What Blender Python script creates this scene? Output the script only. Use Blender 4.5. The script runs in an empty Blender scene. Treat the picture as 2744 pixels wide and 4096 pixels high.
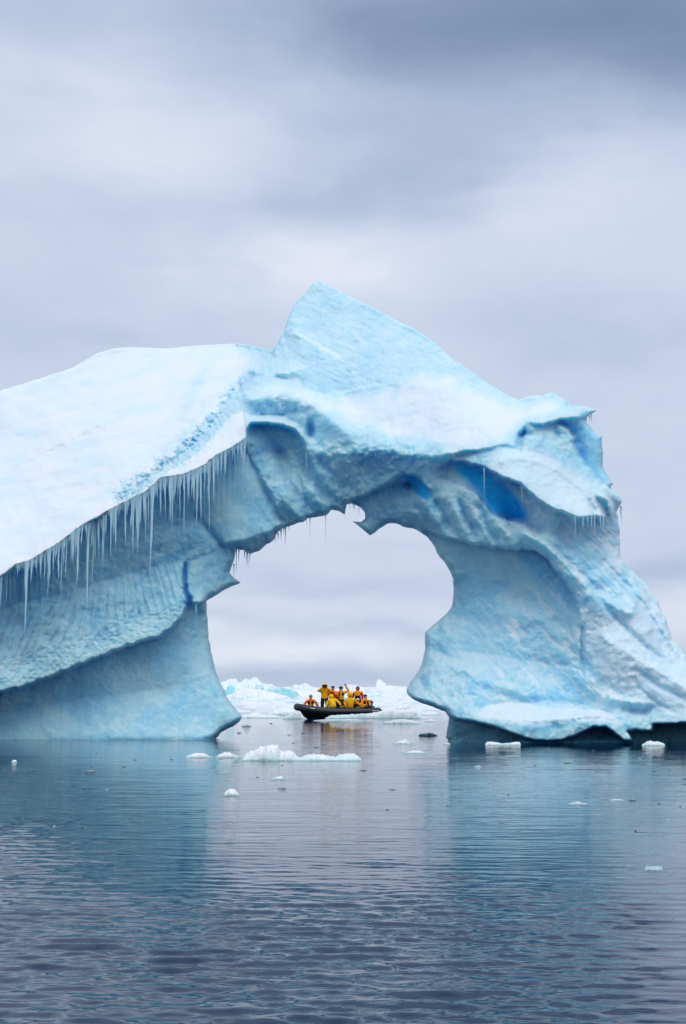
import bpy, bmesh, math, random
import numpy as np
from mathutils import Vector, Matrix
random.seed(7)
R = math.radians
S = bpy.context.scene
col = S.collection

# ------------------------------------------------------------------ camera
FPX, HCAM = 5690.0, 2.0
PITCH = math.atan(704.0 / FPX)
SP, CP = math.sin(PITCH), math.cos(PITCH)
cd = bpy.data.cameras.new('camera')
cd.sensor_fit = 'VERTICAL'; cd.sensor_height = 36.0; cd.sensor_width = 24.0
cd.lens = 36.0 * FPX / 4096.0
cd.clip_start = 0.1; cd.clip_end = 60000
cam = bpy.data.objects.new('camera', cd); col.objects.link(cam)
cam.location = (0, 0, HCAM); cam.rotation_euler = (math.pi / 2 + PITCH, 0, 0)
S.camera = cam

# ------------------------------------------------------------------ view
S.view_settings.view_transform = 'Standard'; S.view_settings.look = 'None'
S.view_settings.gamma = 1; S.view_settings.use_curve_mapping = False
S.view_settings.exposure = 0.24
S.cycles.max_bounces = 8; S.cycles.diffuse_bounces = 5; S.cycles.glossy_bounces = 3
S.cycles.caustics_reflective = False; S.cycles.caustics_refractive = False

# ------------------------------------------------------------------ node helper
class NT:
    def __init__(s, tree): s.t = tree; s.n = tree.nodes; s.l = tree.links
    def node(s, kind, **kw):
        n = s.n.new(kind)
        for k, v in kw.items(): setattr(n, k, v)
        return n
    def put(s, sock, v):
        if isinstance(v, bpy.types.NodeSocket): s.l.new(v, sock)
        else: sock.default_value = v
    def m(s, op, a, b=0.0, c=0.0, clamp=False):
        n = s.node('ShaderNodeMath', operation=op, use_clamp=clamp)
        s.put(n.inputs[0], a); s.put(n.inputs[1], b); s.put(n.inputs[2], c)
        return n.outputs[0]
    def mix(s, f, a, b):
        n = s.node('ShaderNodeMix', data_type='RGBA')
        s.put(n.inputs[0], f)
        s.put(n.inputs[6], a if isinstance(a, bpy.types.NodeSocket) else (*a, 1))
        s.put(n.inputs[7], b if isinstance(b, bpy.types.NodeSocket) else (*b, 1))
        return n.outputs[2]
    def noise(s, vec, scale, detail=4, rough=0.5, dist=0.0):
        n = s.node('ShaderNodeTexNoise'); s.put(n.inputs['Vector'], vec)
        n.inputs['Scale'].default_value = scale; n.inputs['Detail'].default_value = detail
        n.inputs['Roughness'].default_value = rough; n.inputs['Distortion'].default_value = dist
        return n.outputs['Fac']
    def mapr(s, v, a, b, c=0.0, d=1.0):
        n = s.node('ShaderNodeMapRange', clamp=True, interpolation_type='SMOOTHSTEP')
        s.put(n.inputs[0], v)
        for i, q in enumerate((a, b, c, d)): s.put(n.inputs[i + 1], q)
        return n.outputs[0]
    def scale(s, vec, sc):
        n = s.node('ShaderNodeMapping'); s.put(n.inputs[0], vec); n.inputs['Scale'].default_value = sc
        return n.outputs[0]
    def sep(s, vec):
        n = s.node('ShaderNodeSeparateXYZ'); s.put(n.inputs[0], vec); return n.outputs
    def bump(s, h, strength, dist, normal=None):
        n = s.node('ShaderNodeBump'); s.put(n.inputs['Height'], h)
        n.inputs['Strength'].default_value = strength; n.inputs['Distance'].default_value = dist
        if normal: s.put(n.inputs['Normal'], normal)
        return n.outputs[0]

# ------------------------------------------------------------------ sky (overcast)
SUN_EL, SUN_AZ = R(56), R(168)       # azimuth clockwise from +Y : behind the camera, a little to the right
W = bpy.data.worlds.new("World"); S.world = W; W.use_nodes = True
W.node_tree.nodes.clear()
q = NT(W.node_tree)
tc = q.node('ShaderNodeTexCoord').outputs['Generated']
dx, dy, dz = q.sep(tc)
az = q.m('ARCTAN2', dx, dy)                                   # radians, 0 ahead
el = q.m('ARCSINE', q.m('MAXIMUM', q.m('MINIMUM', dz, 1.0), -1.0))
azd = q.m('MULTIPLY', az, 57.2958); eld = q.m('MULTIPLY', el, 57.2958)
def px2sky(px, py):
    cx, cy = (px - 1372) / FPX, (2048 - py) / FPX
    v = (cx, CP - cy * SP, SP + cy * CP)
    return math.degrees(math.atan2(v[0], v[1])), math.degrees(math.atan2(v[2], math.hypot(v[0], v[1])))
def blob(px, py, wx, wy, rot=0.0):
    a0, e0 = px2sky(px, py)
    wx *= 57.3 / FPX; wy *= 57.3 / FPX
    da = q.m('SUBTRACT', azd, a0); de = q.m('SUBTRACT', eld, e0)
    c, s_ = math.cos(R(rot)), math.sin(R(rot))
    u = q.m('ADD', q.m('MULTIPLY', da, c / wx), q.m('MULTIPLY', de, s_ / wx))
    v = q.m('ADD', q.m('MULTIPLY', da, -s_ / wy), q.m('MULTIPLY', de, c / wy))
    r2 = q.m('ADD', q.m('MULTIPLY', u, u), q.m('MULTIPLY', v, v))
    return q.m('EXPONENT', q.m('MULTIPLY', r2, -1.0))
# warp the layout a little so that no cloud has a clean outline
cv = q.node('ShaderNodeCombineXYZ'); q.put(cv.inputs[0], q.m('MULTIPLY', azd, 0.05)); q.put(cv.inputs[1], q.m('MULTIPLY', eld, 0.11))
q.put(cv.inputs[2], q.m('MULTIPLY', dy, 0.6))
n1 = q.noise(cv.outputs[0], 1.6, 5, 0.5, 0.3)
n2 = q.noise(cv.outputs[0], 4.5, 4, 0.5, 0.2)
warp = q.m('MULTIPLY', q.m('SUBTRACT', n1, 0.5), 5.0)
eld0 = eld
eld = q.m('ADD', eld, warp)
azd = q.m('ADD', azd, q.m('MULTIPLY', q.m('SUBTRACT', n2, 0.5), 9.0))
acc = None
for (px, py, wx, wy, rot, w) in [
    (2500, 60, 1500, 330, -8, -0.50), (1500, 250, 700, 260, -20, -0.14), (1550, 740, 620, 170, 8, -0.17), (250, 850, 900, 130, 0, -0.05),
    (500, 520, 560, 300, 5, 0.12), (120, 60, 700, 240, 0, -0.12), (2300, 760, 700, 230, 8, 0.10), (1250, 1080, 420, 130, 0, 0.17),
    (150, 1260, 700, 130, 0, -0.07), (2500, 1330, 700, 150, 0, -0.08), (2650, 2520, 500, 90, 0, 0.12), (2640, 2330, 500, 80, 0, -0.12),
    (1350, 2420, 900, 50, 0, 0.07), (1400, 2500, 1000, 32, 0, -0.07), (1000, 2590, 600, 50, 0, 0.15), (900, 2530, 300, 40, 0, 0.06), (1350, 2700, 2500, 55, 0, -0.11), (1350, 2360, 1200, 60, 0, -0.06)]:
    b = q.m('MULTIPLY', blob(px, py, wx, wy, rot), w)
    acc = b if acc is None else q.m('ADD', acc, b)
# thin layers seen edge-on near the horizon, soft mottling higher up
cv2 = q.node('ShaderNodeCombineXYZ'); q.put(cv2.inputs[0], q.m('MULTIPLY', azd, 0.05)); q.put(cv2.inputs[1], q.m('MULTIPLY', eld0, 0.55))
q.put(cv2.inputs[2], q.m('MULTIPLY', dy, 0.6))
n3 = q.noise(cv2.outputs[0], 1.3, 5, 0.55, 0.4)
low = q.mapr(eld0, 2.0, 14.0, 1.0, 0.15)
acc = q.m('ADD', acc, q.m('MULTIPLY', q.m('MULTIPLY', q.m('SUBTRACT', n3, 0.5), low), 0.20))
n4 = q.noise(cv.outputs[0], 2.2, 5, 0.5, 0.5)
acc = q.m('ADD', acc, q.m('MULTIPLY', q.m('SUBTRACT', n4, 0.5), 0.13))
acc = q.m('ADD', acc, q.m('MULTIPLY', q.m('SUBTRACT', q.noise(cv.outputs[0], 9.0, 6, 0.6), 0.5), 0.07))
acc = q.m('ADD', acc, 0.635)
accc = q.m('MAXIMUM', q.m('MINIMUM', acc, 1.0), 0.0)
cr = q.node('ShaderNodeValToRGB'); q.put(cr.inputs[0], accc)
e = cr.color_ramp.elements
e[0].position = 0.0; e[0].color = (0.115, 0.175, 0.285, 1)
e[1].position = 1.0; e[1].color = (0.84, 0.83, 0.89, 1)
for p_, c_ in ((0.25, (0.225, 0.300, 0.44)), (0.5, (0.400, 0.480, 0.63)), (0.72, (0.590, 0.645, 0.765))):
    k = e.new(p_); k.color = (*c_, 1)
sky = q.node('ShaderNodeTexSky', sky_type='NISHITA', sun_disc=False)
sky.sun_elevation = SUN_EL; sky.sun_rotation = SUN_AZ
bg1 = q.node('ShaderNodeBackground'); q.put(bg1.inputs[0], sky.outputs[0]); bg1.inputs[1].default_value = 0.06
bg2 = q.node('ShaderNodeBackground'); q.put(bg2.inputs[0], cr.outputs[0]); bg2.inputs[1].default_value = 1.0
ms = q.node('ShaderNodeMixShader'); ms.inputs[0].default_value = 0.95
q.l.new(bg1.outputs[0], ms.inputs[1]); q.l.new(bg2.outputs[0], ms.inputs[2])
wo = q.node('ShaderNodeOutputWorld'); q.l.new(ms.outputs[0], wo.inputs[0])

# ------------------------------------------------------------------ sun through thick cloud
sd = bpy.data.lights.new('sun', 'SUN'); sd.energy = 1.3; sd.angle = R(55); sd.color = (1.0, 0.965, 0.93)
sun = bpy.data.objects.new('sun', sd); col.objects.link(sun)
sv = Vector((math.sin(SUN_AZ) * math.cos(SUN_EL), math.cos(SUN_AZ) * math.cos(SUN_EL), math.sin(SUN_EL)))
sun.rotation_euler = sv.to_track_quat('Z', 'Y').to_euler(); sun.location = sv * 300

# ------------------------------------------------------------------ shared helpers
def at(px, py, Y):
    cx = (np.asarray(px, float) - 1372) / FPX; cy = (2048 - np.asarray(py, float)) / FPX
    yc = CP - cy * SP
    return Y * cx / yc, HCAM + Y * (SP + cy * CP) / yc
def Yw(py):                                                    # distance of the water seen at image row py
    cy = (2048 - py) / FPX
    return HCAM * (CP - cy * SP) / -(SP + cy * CP)

_rng = np.random.RandomState(3)
_perm = _rng.permutation(256); _perm = np.concatenate([_perm, _perm, _perm])
_ga = _rng.rand(256) * 2 * np.pi; _gx, _gy = np.cos(_ga), np.sin(_ga)
def perlin(x, y, seed=0):
    x = np.asarray(x, float) + seed * 17.31; y = np.asarray(y, float) + seed * 9.77
    xi = np.floor(x).astype(int); yi = np.floor(y).astype(int)
    xf = x - xi; yf = y - yi
    u = xf * xf * xf * (xf * (xf * 6 - 15) + 10); v = yf * yf * yf * (yf * (yf * 6 - 15) + 10)
    def g(a, b):
        h = _perm[(_perm[(xi + a) & 255] + yi + b) & 255]
        return _gx[h] * (xf - a) + _gy[h] * (yf - b)
    return (1 - v) * ((1 - u) * g(0, 0) + u * g(1, 0)) + v * ((1 - u) * g(0, 1) + u * g(1, 1))
def fbm(x, y, oct=4, seed=0, gain=0.5):
    a, s, t = 1.0, 0.0, 0.0
    for i in range(oct):
        s = s + a * perlin(x * 2 ** i, y * 2 ** i, seed + i * 3); t += a; a *= gain
    return s / t * 1.6
def sst(a, b, x):
    t = np.clip((x - a) / (b - a), 0, 1); return t * t * (3 - 2 * t)

def raw_mesh(name, verts, faces, smooth=True):
    verts = np.asarray(verts, np.float32); faces = np.asarray(faces, np.int32)
    me = bpy.data.meshes.new(name)
    me.vertices.add(len(verts)); me.vertices.foreach_set('co', verts.ravel())
    n, k = faces.shape
    me.loops.add(n * k); me.loops.foreach_set('vertex_index', faces.ravel())
    me.polygons.add(n); me.polygons.foreach_set('loop_start', np.arange(0, n * k, k, dtype=np.int32))
    me.polygons.foreach_set('loop_total', np.full(n, k, np.int32))
    if smooth: me.polygons.foreach_set('use_smooth', np.ones(n, bool))
    me.update(calc_edges=True); me.validate()
    return me
def link(name, me, mat=None, parent=None, loc=None):
    o = bpy.data.objects.new(name, me); col.objects.link(o)
    if mat and not me.materials: me.materials.append(mat)
    if parent: o.parent = parent
    if loc is not None: o.location = loc
    return o
def tag(o, label=None, cat=None, group=None, kind=None):
    if label: o['label'] = label
    if cat: o['category'] = cat
    if group: o['group'] = group
    if kind: o['kind'] = kind
    return o
def attr(me, name, vals):
    a = me.attributes.new(name, 'FLOAT', 'POINT'); a.data.foreach_set('value', np.asarray(vals, np.float32))

# ------------------------------------------------------------------ materials
def new_mat(name):
    m = bpy.data.materials.new(name); m.use_nodes = True; m.node_tree.nodes.clear()
    k = NT(m.node_tree); b = k.node('ShaderNodeBsdfPrincipled'); o = k.node('ShaderNodeOutputMaterial')
    k.l.new(b.outputs[0], o.inputs[0]); return m, k, b
def plain(name, c, rough=0.6, spec=0.4, var=0.15, scale=12, bump=0.0):
    m, k, b = new_mat(name)
    co = k.node('ShaderNodeTexCoord').outputs['Object']
    n = k.noise(co, scale, 5, 0.6)
    d = tuple(x * (1 - var) for x in c); l_ = tuple(min(1, x * (1 + var)) for x in c)
    k.put(b.inputs['Base Color'], k.mix(n, d, l_))
    b.inputs['Roughness'].default_value = rough; b.inputs['Specular IOR Level'].default_value = spec
    if bump: k.put(b.inputs['Normal'], k.bump(k.noise(co, scale * 2, 4), bump, 0.02))
    return m

def ice_material():
    m, k, b = new_mat('glacier_ice')
    geo = k.node('ShaderNodeNewGeometry'); pos = geo.outputs['Position']; nz = k.sep(geo.outputs['Normal'])[2]
    def A(nm): n = k.node('ShaderNodeAttribute'); n.attribute_name = nm; return n.outputs['Fac']
    snow, deep, clear = A('snow'), A('deep'), A('clear')
    big = k.noise(pos, 0.55, 5, 0.55, 0.3); mid = k.noise(pos, 3.0, 6, 0.62); fine = k.noise(pos, 14.0, 5, 0.65)
    ice = k.mix(k.mapr(big, 0.32, 0.68), (0.29, 0.70, 0.95), (0.52, 0.84, 0.96))
    ice = k.mix(k.m('MULTIPLY', k.mapr(mid, 0.40, 0.75), 0.32), ice, (0.62, 0.88, 0.96))
    ice = k.mix(k.m('MULTIPLY', k.mapr(fine, 0.42, 0.72), 0.32), ice, (0.68, 0.91, 0.98))
    ice = k.mix(k.m('MULTIPLY', clear, 0.8), ice, (0.08, 0.30, 0.38))  # darker tint for the undercut ice, overhang shadow included in the colour
    # snow lies on what faces up
    up = k.m('ADD', nz, k.m('MULTIPLY', k.m('SUBTRACT', mid, 0.5), 0.9))
    dust = k.m('MULTIPLY', k.mapr(up, 0.42, 0.85), k.m('SUBTRACT', 1.0, k.m('MAXIMUM', deep, clear), clamp=True))
    sn = k.m('MAXIMUM', snow, k.m('MULTIPLY', dust, 0.6))
    snc = k.mix(k.mapr(big, 0.35, 0.7), (0.76, 0.86, 0.94), (0.82, 0.87, 0.92))
    snc = k.mix(snow, (0.70, 0.88, 0.96), snc)
    c = k.mix(sn, ice, snc)
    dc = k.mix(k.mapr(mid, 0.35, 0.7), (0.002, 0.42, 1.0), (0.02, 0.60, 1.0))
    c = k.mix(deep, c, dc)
    k.put(b.inputs['Base Color'], c)
    k.put(b.inputs['Roughness'], k.m('ADD', 0.38, k.m('MULTIPLY', sn, 0.35)))
    b.inputs['Specular IOR Level'].default_value = 0.25
    k.put(b.inputs['Subsurface Weight'], k.m('SUBTRACT', 0.6, k.m('ADD', k.m('MULTIPLY', sn, 0.35), k.m('MULTIPLY', deep, 0.5)), clamp=True)); b.inputs['Subsurface Radius'].default_value = (0.15, 0.6, 1.0); b.inputs['Subsurface Scale'].default_value = 1.0
    h = k.m('ADD', k.m('MULTIPLY', mid, 0.6), k.m('MULTIPLY', fine, 0.28))
    h = k.m('ADD', h, k.m('MULTIPLY', k.noise(pos, 45, 3, 0.6), 0.16))
    amt = k.m('SUBTRACT', 1.0, k.m('MULTIPLY', snow, 0.72))
    k.put(b.inputs['Normal'], k.bump(k.m('MULTIPLY', h, amt), 1.0, 0.13))
    return m
def floe_material(name, top, low, wet):
    m, k, b = new_mat(name)
    geo = k.node('ShaderNodeNewGeometry'); pos = geo.outputs['Position']; z = k.sep(pos)[2]
    n = k.noise(pos, 2.2, 5, 0.6); f = k.noise(pos, 11, 5, 0.6)
    s = k.node('ShaderNodeAttribute'); s.attribute_name = 'snow'
    g = k.m('ADD', s.outputs['Fac'], k.m('MULTIPLY', k.m('SUBTRACT', n, 0.5), 0.9))
    c = k.mix(k.mapr(g, 0.25, 0.6), low, top)
    c = k.mix(k.mapr(z, 0.055, -0.01), c, wet)
    k.put(b.inputs['Base Color'], c); b.inputs['Roughness'].default_value = 0.5; b.inputs['Specular IOR Level'].default_value = 0.3
    k.put(b.inputs['Normal'], k.bump(k.m('ADD', n, k.m('MULTIPLY', f, 0.4)), 0.8, 0.12))
    return m
def water_material():
    m, k, b = new_mat('sea_water')
    pos = k.node('ShaderNodeNewGeometry').outputs['Position']
    b.inputs['Base Color'].default_value = (0.001, 0.024, 0.062, 1)
    b.inputs['Roughness'].default_value = 0.02; b.inputs['IOR'].default_value = 1.333
    b.inputs['Specular IOR Level'].default_value = 0.5
    x, y, z = k.sep(pos)
    calm = k.mapr(k.noise(pos, 0.06, 3, 0.5, 0.6), 0.35, 0.65, 0.35, 1.0)
    v = k.scale(pos, (0.28, 1.0, 1.0))
    h = k.m('ADD', k.m('MULTIPLY', k.noise(v, 2.2, 4, 0.5, 0.3), 1.0), k.m('MULTIPLY', k.noise(v, 7.5, 3, 0.5), 0.38))
    h = k.m('ADD', h, k.m('MULTIPLY', k.noise(v, 20.0, 2, 0.5), k.mapr(y, 28.0, 8.0, 0.0, 0.20)))
    far = k.mapr(y, 60.0, 300.0, 1.0, 0.25)
    k.put(b.inputs['Normal'], k.bump(k.m('MULTIPLY', k.m('MULTIPLY', h, calm), far), 1.0, 0.018))
    return m
M_ICE = ice_material(); M_WATER = water_material()
M_FLOE = floe_material('floe_snow', (0.88, 0.92, 0.93), (0.70, 0.86, 0.88), (0.32, 0.50, 0.52))
M_FAR = floe_material('far_floe_snow', (0.83, 0.88, 0.92), (0.50, 0.76, 0.84), (0.28, 0.48, 0.56))
M_TURQ = floe_material('turquoise_ice', (0.80, 0.90, 0.92), (0.30, 0.66, 0.70), (0.12, 0.42, 0.46))
M_DARK = floe_material('clear_dark_ice', (0.42, 0.56, 0.58), (0.16, 0.32, 0.34), (0.05, 0.11, 0.13))
M_LUMP = floe_material('green_clear_ice', (0.45, 0.62, 0.64), (0.16, 0.36, 0.38), (0.06, 0.17, 0.19))
M_ICICLE = plain('icicle_ice', (0.52, 0.77, 0.88), 0.22, 0.5, 0.15, 3)

# ------------------------------------------------------------------ the sea : one sheet, fine near the camera, coarse far off
def build_water():
    r = [3.0]
    while r[-1] < 7: r.append(r[-1] * 1.02)
    while r[-1] < 75: r.append(r[-1] * (1.0033 if r[-1] < 30 else 1.006))
    nf = len(r)
    while r[-1] < 26000: r.append(r[-1] * 1.10)
    r = np.array(r)
    ang = np.concatenate([np.linspace(-180, -24, 40)[:-1], np.linspace(-24, 24, 500), np.linspace(24, 180, 40)[1:]])
    a = np.radians(ang)
    RR, AA = np.meshgrid(r, a, indexing='ij')
    X, Y = RR * np.sin(AA), RR * np.cos(AA)
    Z = np.zeros_like(X)
    rs = np.random.RandomState(11)
    # wind ripples: many short crested trains, most of them running towards the camera
    gust = 0.5 + 0.5 * np.clip(fbm(X * 0.045 + 3, Y * 0.07, 3, 21) * 1.7, -1, 1)
    for i in range(64):
        lam = 0.125 * (0.50 / 0.125) ** (rs.rand() ** 1.0)
        th = rs.normal(0, 0.24 + 0.22 * (lam < 0.3))
        kx, ky = math.sin(th), math.cos(th)
        wx = X + 0.25 * lam * perlin(X / (lam * 2.2), Y / (lam * 2.2), i)
        amp = 0.0072 * lam ** 0.97 * (0.5 + rs.rand())
        env = 0.55 + 0.9 * perlin(X / (lam * 3.5) + i, Y / (lam * 2.0), i + 5)
        fade = np.clip(1.35 - RR * 0.0055 / lam, 0, 1)           # dropped where the sheet is too coarse for it
        Z += amp * env * fade * np.sin(2 * np.pi * (kx * wx + ky * Y) / lam + rs.rand() * 6.28)
    dist = 0.20 + 0.80 * sst(17.5, 10.5, RR + 5 * fbm(X * 0.10, Y * 0.16, 3, 4) - 6.5 * sst(-1.2, -5, X) - 2.5 * sst(1.5, 3.5, X))
    rightcalm = 1 - 0.72 * sst(0.19, 0.235, X / np.maximum(Y, 1)) * (Y > 0)
    gust2 = sst(-0.35, 0.45, fbm(X * 0.22, Y * 0.35, 3, 22))
    Z *= dist * (0.50 + 0.35 * gust + 0.35 * gust2) * rightcalm
    Z += 0.008 * fbm(X * 0.30, Y * 0.55, 3, 9) * sst(75, 40, RR)
    Z *= sst(r[nf - 1], 55, RR)
    n, mm = X.shape
    idx = np.arange(n * mm).reshape(n, mm)
    f = np.stack([idx[:-1, :-1], idx[1:, :-1], idx[1:, 1:], idx[:-1, 1:]], -1).reshape(-1, 4)[:, ::-1]
    V = np.stack([X, Y, Z], -1).reshape(-1, 3)
    # middle disc under the camera, and weld the seam at +-180 deg
    V = np.vstack([V, [[0, 0, 0]]]); c0 = len(V) - 1
    fan = np.stack([idx[0, 1:], idx[0, :-1], np.full(mm - 1, c0), np.full(mm - 1, c0)], -1)
    me = raw_mesh('sea_water', V, f)
    bm = bmesh.new(); bm.from_mesh(me); bm.verts.ensure_lookup_table()
    for j in range(mm - 1):
        try: bm.faces.new((bm.verts[idx[0, j]], bm.verts[c0], bm.verts[idx[0, j + 1]]))
        except ValueError: pass
    bm.normal_update()
    for fc in bm.faces: fc.smooth = True
    bm.to_mesh(me); bm.free()
    o = link('water', me, M_WATER); tag(o, kind='structure')
    o['label'] = 'cold blue grey sea with small wind ripples reflecting the ice arch'
    return o
build_water()

# ------------------------------------------------------------------ the iceberg arch
OUT = [(-420,1760),(-200,1650),(0,1562),(149,1517),(289,1471),(345,1438),(385,1414),(455,1394),(525,1388),(665,1394),(770,1383),(875,1377),(954,1373),(1006,1383),(1060,1397),(1089,1404),
 (1112,1370),(1137,1326),(1150,1280),(1165,1245),(1177,1215),(1200,1192),(1225,1168),(1240,1145),(1256,1130),(1282,1122),(1300,1133),(1325,1146),(1395,1184),(1469,1220),(1540,1256),(1612,1295),(1670,1322),(1717,1352),(1765,1395),(1813,1436),(1885,1485),(1957,1535),(2020,1575),(2071,1602),
 (2095,1589),(2145,1581),(2166,1583),(2182,1575),(2207,1569),(2232,1580),(2257,1599),(2283,1622),(2323,1624),(2356,1629),(2387,1641),(2378,1650),(2362,1656),(2350,1668),(2338,1680),(2348,1693),(2377,1724),(2398,1740),(2409,1745),(2406,1765),(2410,1799),(2411,1865),(2427,1898),(2455,1935),(2437,1952),(2460,1968),(2490,2000),(2478,2027),(2465,2047),(2473,2085),(2479,2122),(2479,2197),(2485,2237),(2531,2285),(2592,2344),(2623,2390),(2669,2490),(2692,2559),(2744,2620),(2800,2690),(2900,2780),(3000,2850),(3050,2910),(3060,2990),(3060,3130),
 (1795,3130),(1795,2964),(1784,2950),(1790,2915),(1797,2869),(1781,2846),(1720,2823),(1690,2815),(1659,2800),(1640,2786),(1628,2773),(1627,2756),(1640,2730),(1659,2704),(1675,2680),(1689,2650),(1696,2620),(1703,2589),(1700,2560),(1701,2528),(1735,2498),(1774,2467),(1792,2448),(1804,2429),(1812,2400),(1815,2375),(1815,2345),(1811,2318),(1800,2285),(1778,2248),(1760,2228),(1745,2206),(1738,2188),(1728,2170),(1703,2142),(1683,2130),(1666,2119),(1612,2107),(1598,2100),(1583,2094),(1554,2094),(1529,2107),(1500,2130),(1479,2142),(1446,2114),(1428,2098),(1409,2085),(1425,2087),(1446,2088),(1461,2074),(1459,2049),(1438,2026),(1405,2014),(1387,2017),(1382,2040),(1379,2058),(1355,2045),(1326,2038),(1318,2050),(1305,2061),(1270,2067),(1231,2074),(1215,2088),(1198,2090),(1165,2102),(1148,2107),(1120,2122),(1106,2136),(1098,2155),(1090,2165),(1068,2178),(1057,2188),(1040,2202),(1003,2215),(978,2203),(942,2197),(940,2225),(928,2268),(918,2290),(937,2312),(963,2332),(928,2344),(893,2363),(855,2385),(826,2403),(829,2472),(835,2548),(844,2600),(855,2650),(868,2695),(880,2727),(906,2784),(930,2820),(944,2835),(962,2855),(967,2868),(961,2884),(931,2906),(890,2926),(872,2944),(860,2952),(860,3130),(-420,3130)]
G0X, G0Y, ST = -420.0, 1090.0, 4.0
NX, NY = int((3080 - G0X) / ST), int((3150 - G0Y) / ST)
GX, GY = np.meshgrid(G0X + ST * np.arange(NX), G0Y + ST * np.arange(NY))    # rows = py

def refine(pts, step=11, amp=4.5, closed=True):
    out = []
    n = len(pts)
    for i in range(n if closed else n - 1):
        a = np.array(pts[i], float); b = np.array(pts[(i + 1) % n], float)
        k = max(1, int(np.hypot(*(b - a)) / step))
        for j in range(k): out.append(a + (b - a) * j / k)
    out = np.array(out)
    x, y = out[:, 0], out[:, 1]
    A = amp * np.where((y < 1480) & (x < 1070), 0.25, 1.0) * np.where(y > 2990, 0, 1)
    A = A * np.where((x > 1380) & (x < 1490) & (y > 2000) & (y < 2150), 0.35, 1)
    ox = fbm(x / 28, y / 28, 3, 31) * A; oy = fbm(x / 28, y / 28, 3, 47) * A
    return np.stack([x + ox, y + oy], -1)
def poly_sd(poly, gx, gy, window=None):
    """signed distance (positive inside) and nearest boundary point"""
    poly = np.asarray(poly, float); n = len(poly)
    best = np.full(gx.shape, 1e9); bx = np.zeros(gx.shape); by = np.zeros(gx.shape)
    st = gx[0, 1] - gx[0, 0]; x0, y0 = gx[0, 0], gy[0, 0]
    for i in range(n):
        a, b = poly[i], poly[(i + 1) % n]
        if window:
            i0 = max(0, int((min(a[1], b[1]) - window - y0) / st)); i1 = min(gx.shape[0], int((max(a[1], b[1]) + window - y0) / st) + 2)
            j0 = max(0, int((min(a[0], b[0]) - window - x0) / st)); j1 = min(gx.shape[1], int((max(a[0], b[0]) + window - x0) / st) + 2)
            if i1 <= i0 or j1 <= j0: continue
            sl = (slice(i0, i1), slice(j0, j1))
        else: sl = (slice(None), slice(None))
        X, Y = gx[sl], gy[sl]; d = b - a; L = d @ d + 1e-9
        t = np.clip(((X - a[0]) * d[0] + (Y - a[1]) * d[1]) / L, 0, 1)
        qx, qy = a[0] + t * d[0], a[1] + t * d[1]
        dd = np.hypot(X - qx, Y - qy); m = dd < best[sl]
        best[sl] = np.where(m, dd, best[sl]); bx[sl] = np.where(m, qx, bx[sl]); by[sl] = np.where(m, qy, by[sl])
    inside = np.zeros(gx.shape, bool)
    xs = gx[0]
    for r in range(gx.shape[0]):
        y = gy[r, 0] + 1e-4
        y1 = poly[:, 1]; y2 = np.roll(y1, -1); x1 = poly[:, 0]; x2 = np.roll(x1, -1)
        m = (y1 > y) != (y2 > y)
        if not m.any(): continue
        c = np.sort(x1[m] + (y - y1[m]) / (y2[m] - y1[m]) * (x2[m] - x1[m]))
        inside[r] = (np.searchsorted(c, xs) % 2) == 1
    return np.where(inside, best, -best), bx, by
def up(a, shape):
    """bilinear resize"""
    h, w = a.shape; H, Wd = shape
    yi = np.linspace(0, h - 1, H); xi = np.linspace(0, w - 1, Wd)
    y0 = np.minimum(yi.astype(int), h - 2); x0 = np.minimum(xi.astype(int), w - 2)
    fy = (yi - y0)[:, None]; fx = (xi - x0)[None]
    return ((a[y0][:, x0] * (1 - fx) + a[y0][:, x0 + 1] * fx) * (1 - fy) + (a[y0 + 1][:, x0] * (1 - fx) + a[y0 + 1][:, x0 + 1] * fx) * fy)
CGX, CGY = GX[::4, ::4], GY[::4, ::4]
def samp(a, px, py):
    j = np.clip(((np.asarray(px) - G0X) / ST), 0, NX - 1.01); i = np.clip(((np.asarray(py) - G0Y) / ST), 0, NY - 1.01)
    j0 = j.astype(int); i0 = i.astype(int); fj = j - j0; fi = i - i0
    return (a[i0, j0] * (1 - fj) + a[i0, j0 + 1] * fj) * (1 - fi) + (a[i0 + 1, j0] * (1 - fj) + a[i0 + 1, j0 + 1] * fj) * fi
def coarse_to_grid(c):
    ys = np.clip((GY[:, 0] - G0Y) / (4 * ST), 0, c.shape[0] - 1.001); xs = np.clip((GX[0] - G0X) / (4 * ST), 0, c.shape[1] - 1.001)
    y0 = ys.astype(int); x0 = xs.astype(int); fy = (ys - y0)[:, None]; fx = (xs - x0)[None]
    return ((c[y0][:, x0] * (1 - fx) + c[y0][:, x0 + 1] * fx) * (1 - fy) + (c[y0 + 1][:, x0] * (1 - fx) + c[y0 + 1][:, x0 + 1] * fx) * fy)
def mask(poly, soft=14, rag=14, scale=40, seed=0):
    sdc, _, _ = poly_sd(poly, CGX, CGY)
    s_ = coarse_to_grid(sdc) + rag * fbm(GX / scale, GY / scale, 4, 60 + seed)
    return sst(-soft, soft, s_)

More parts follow.
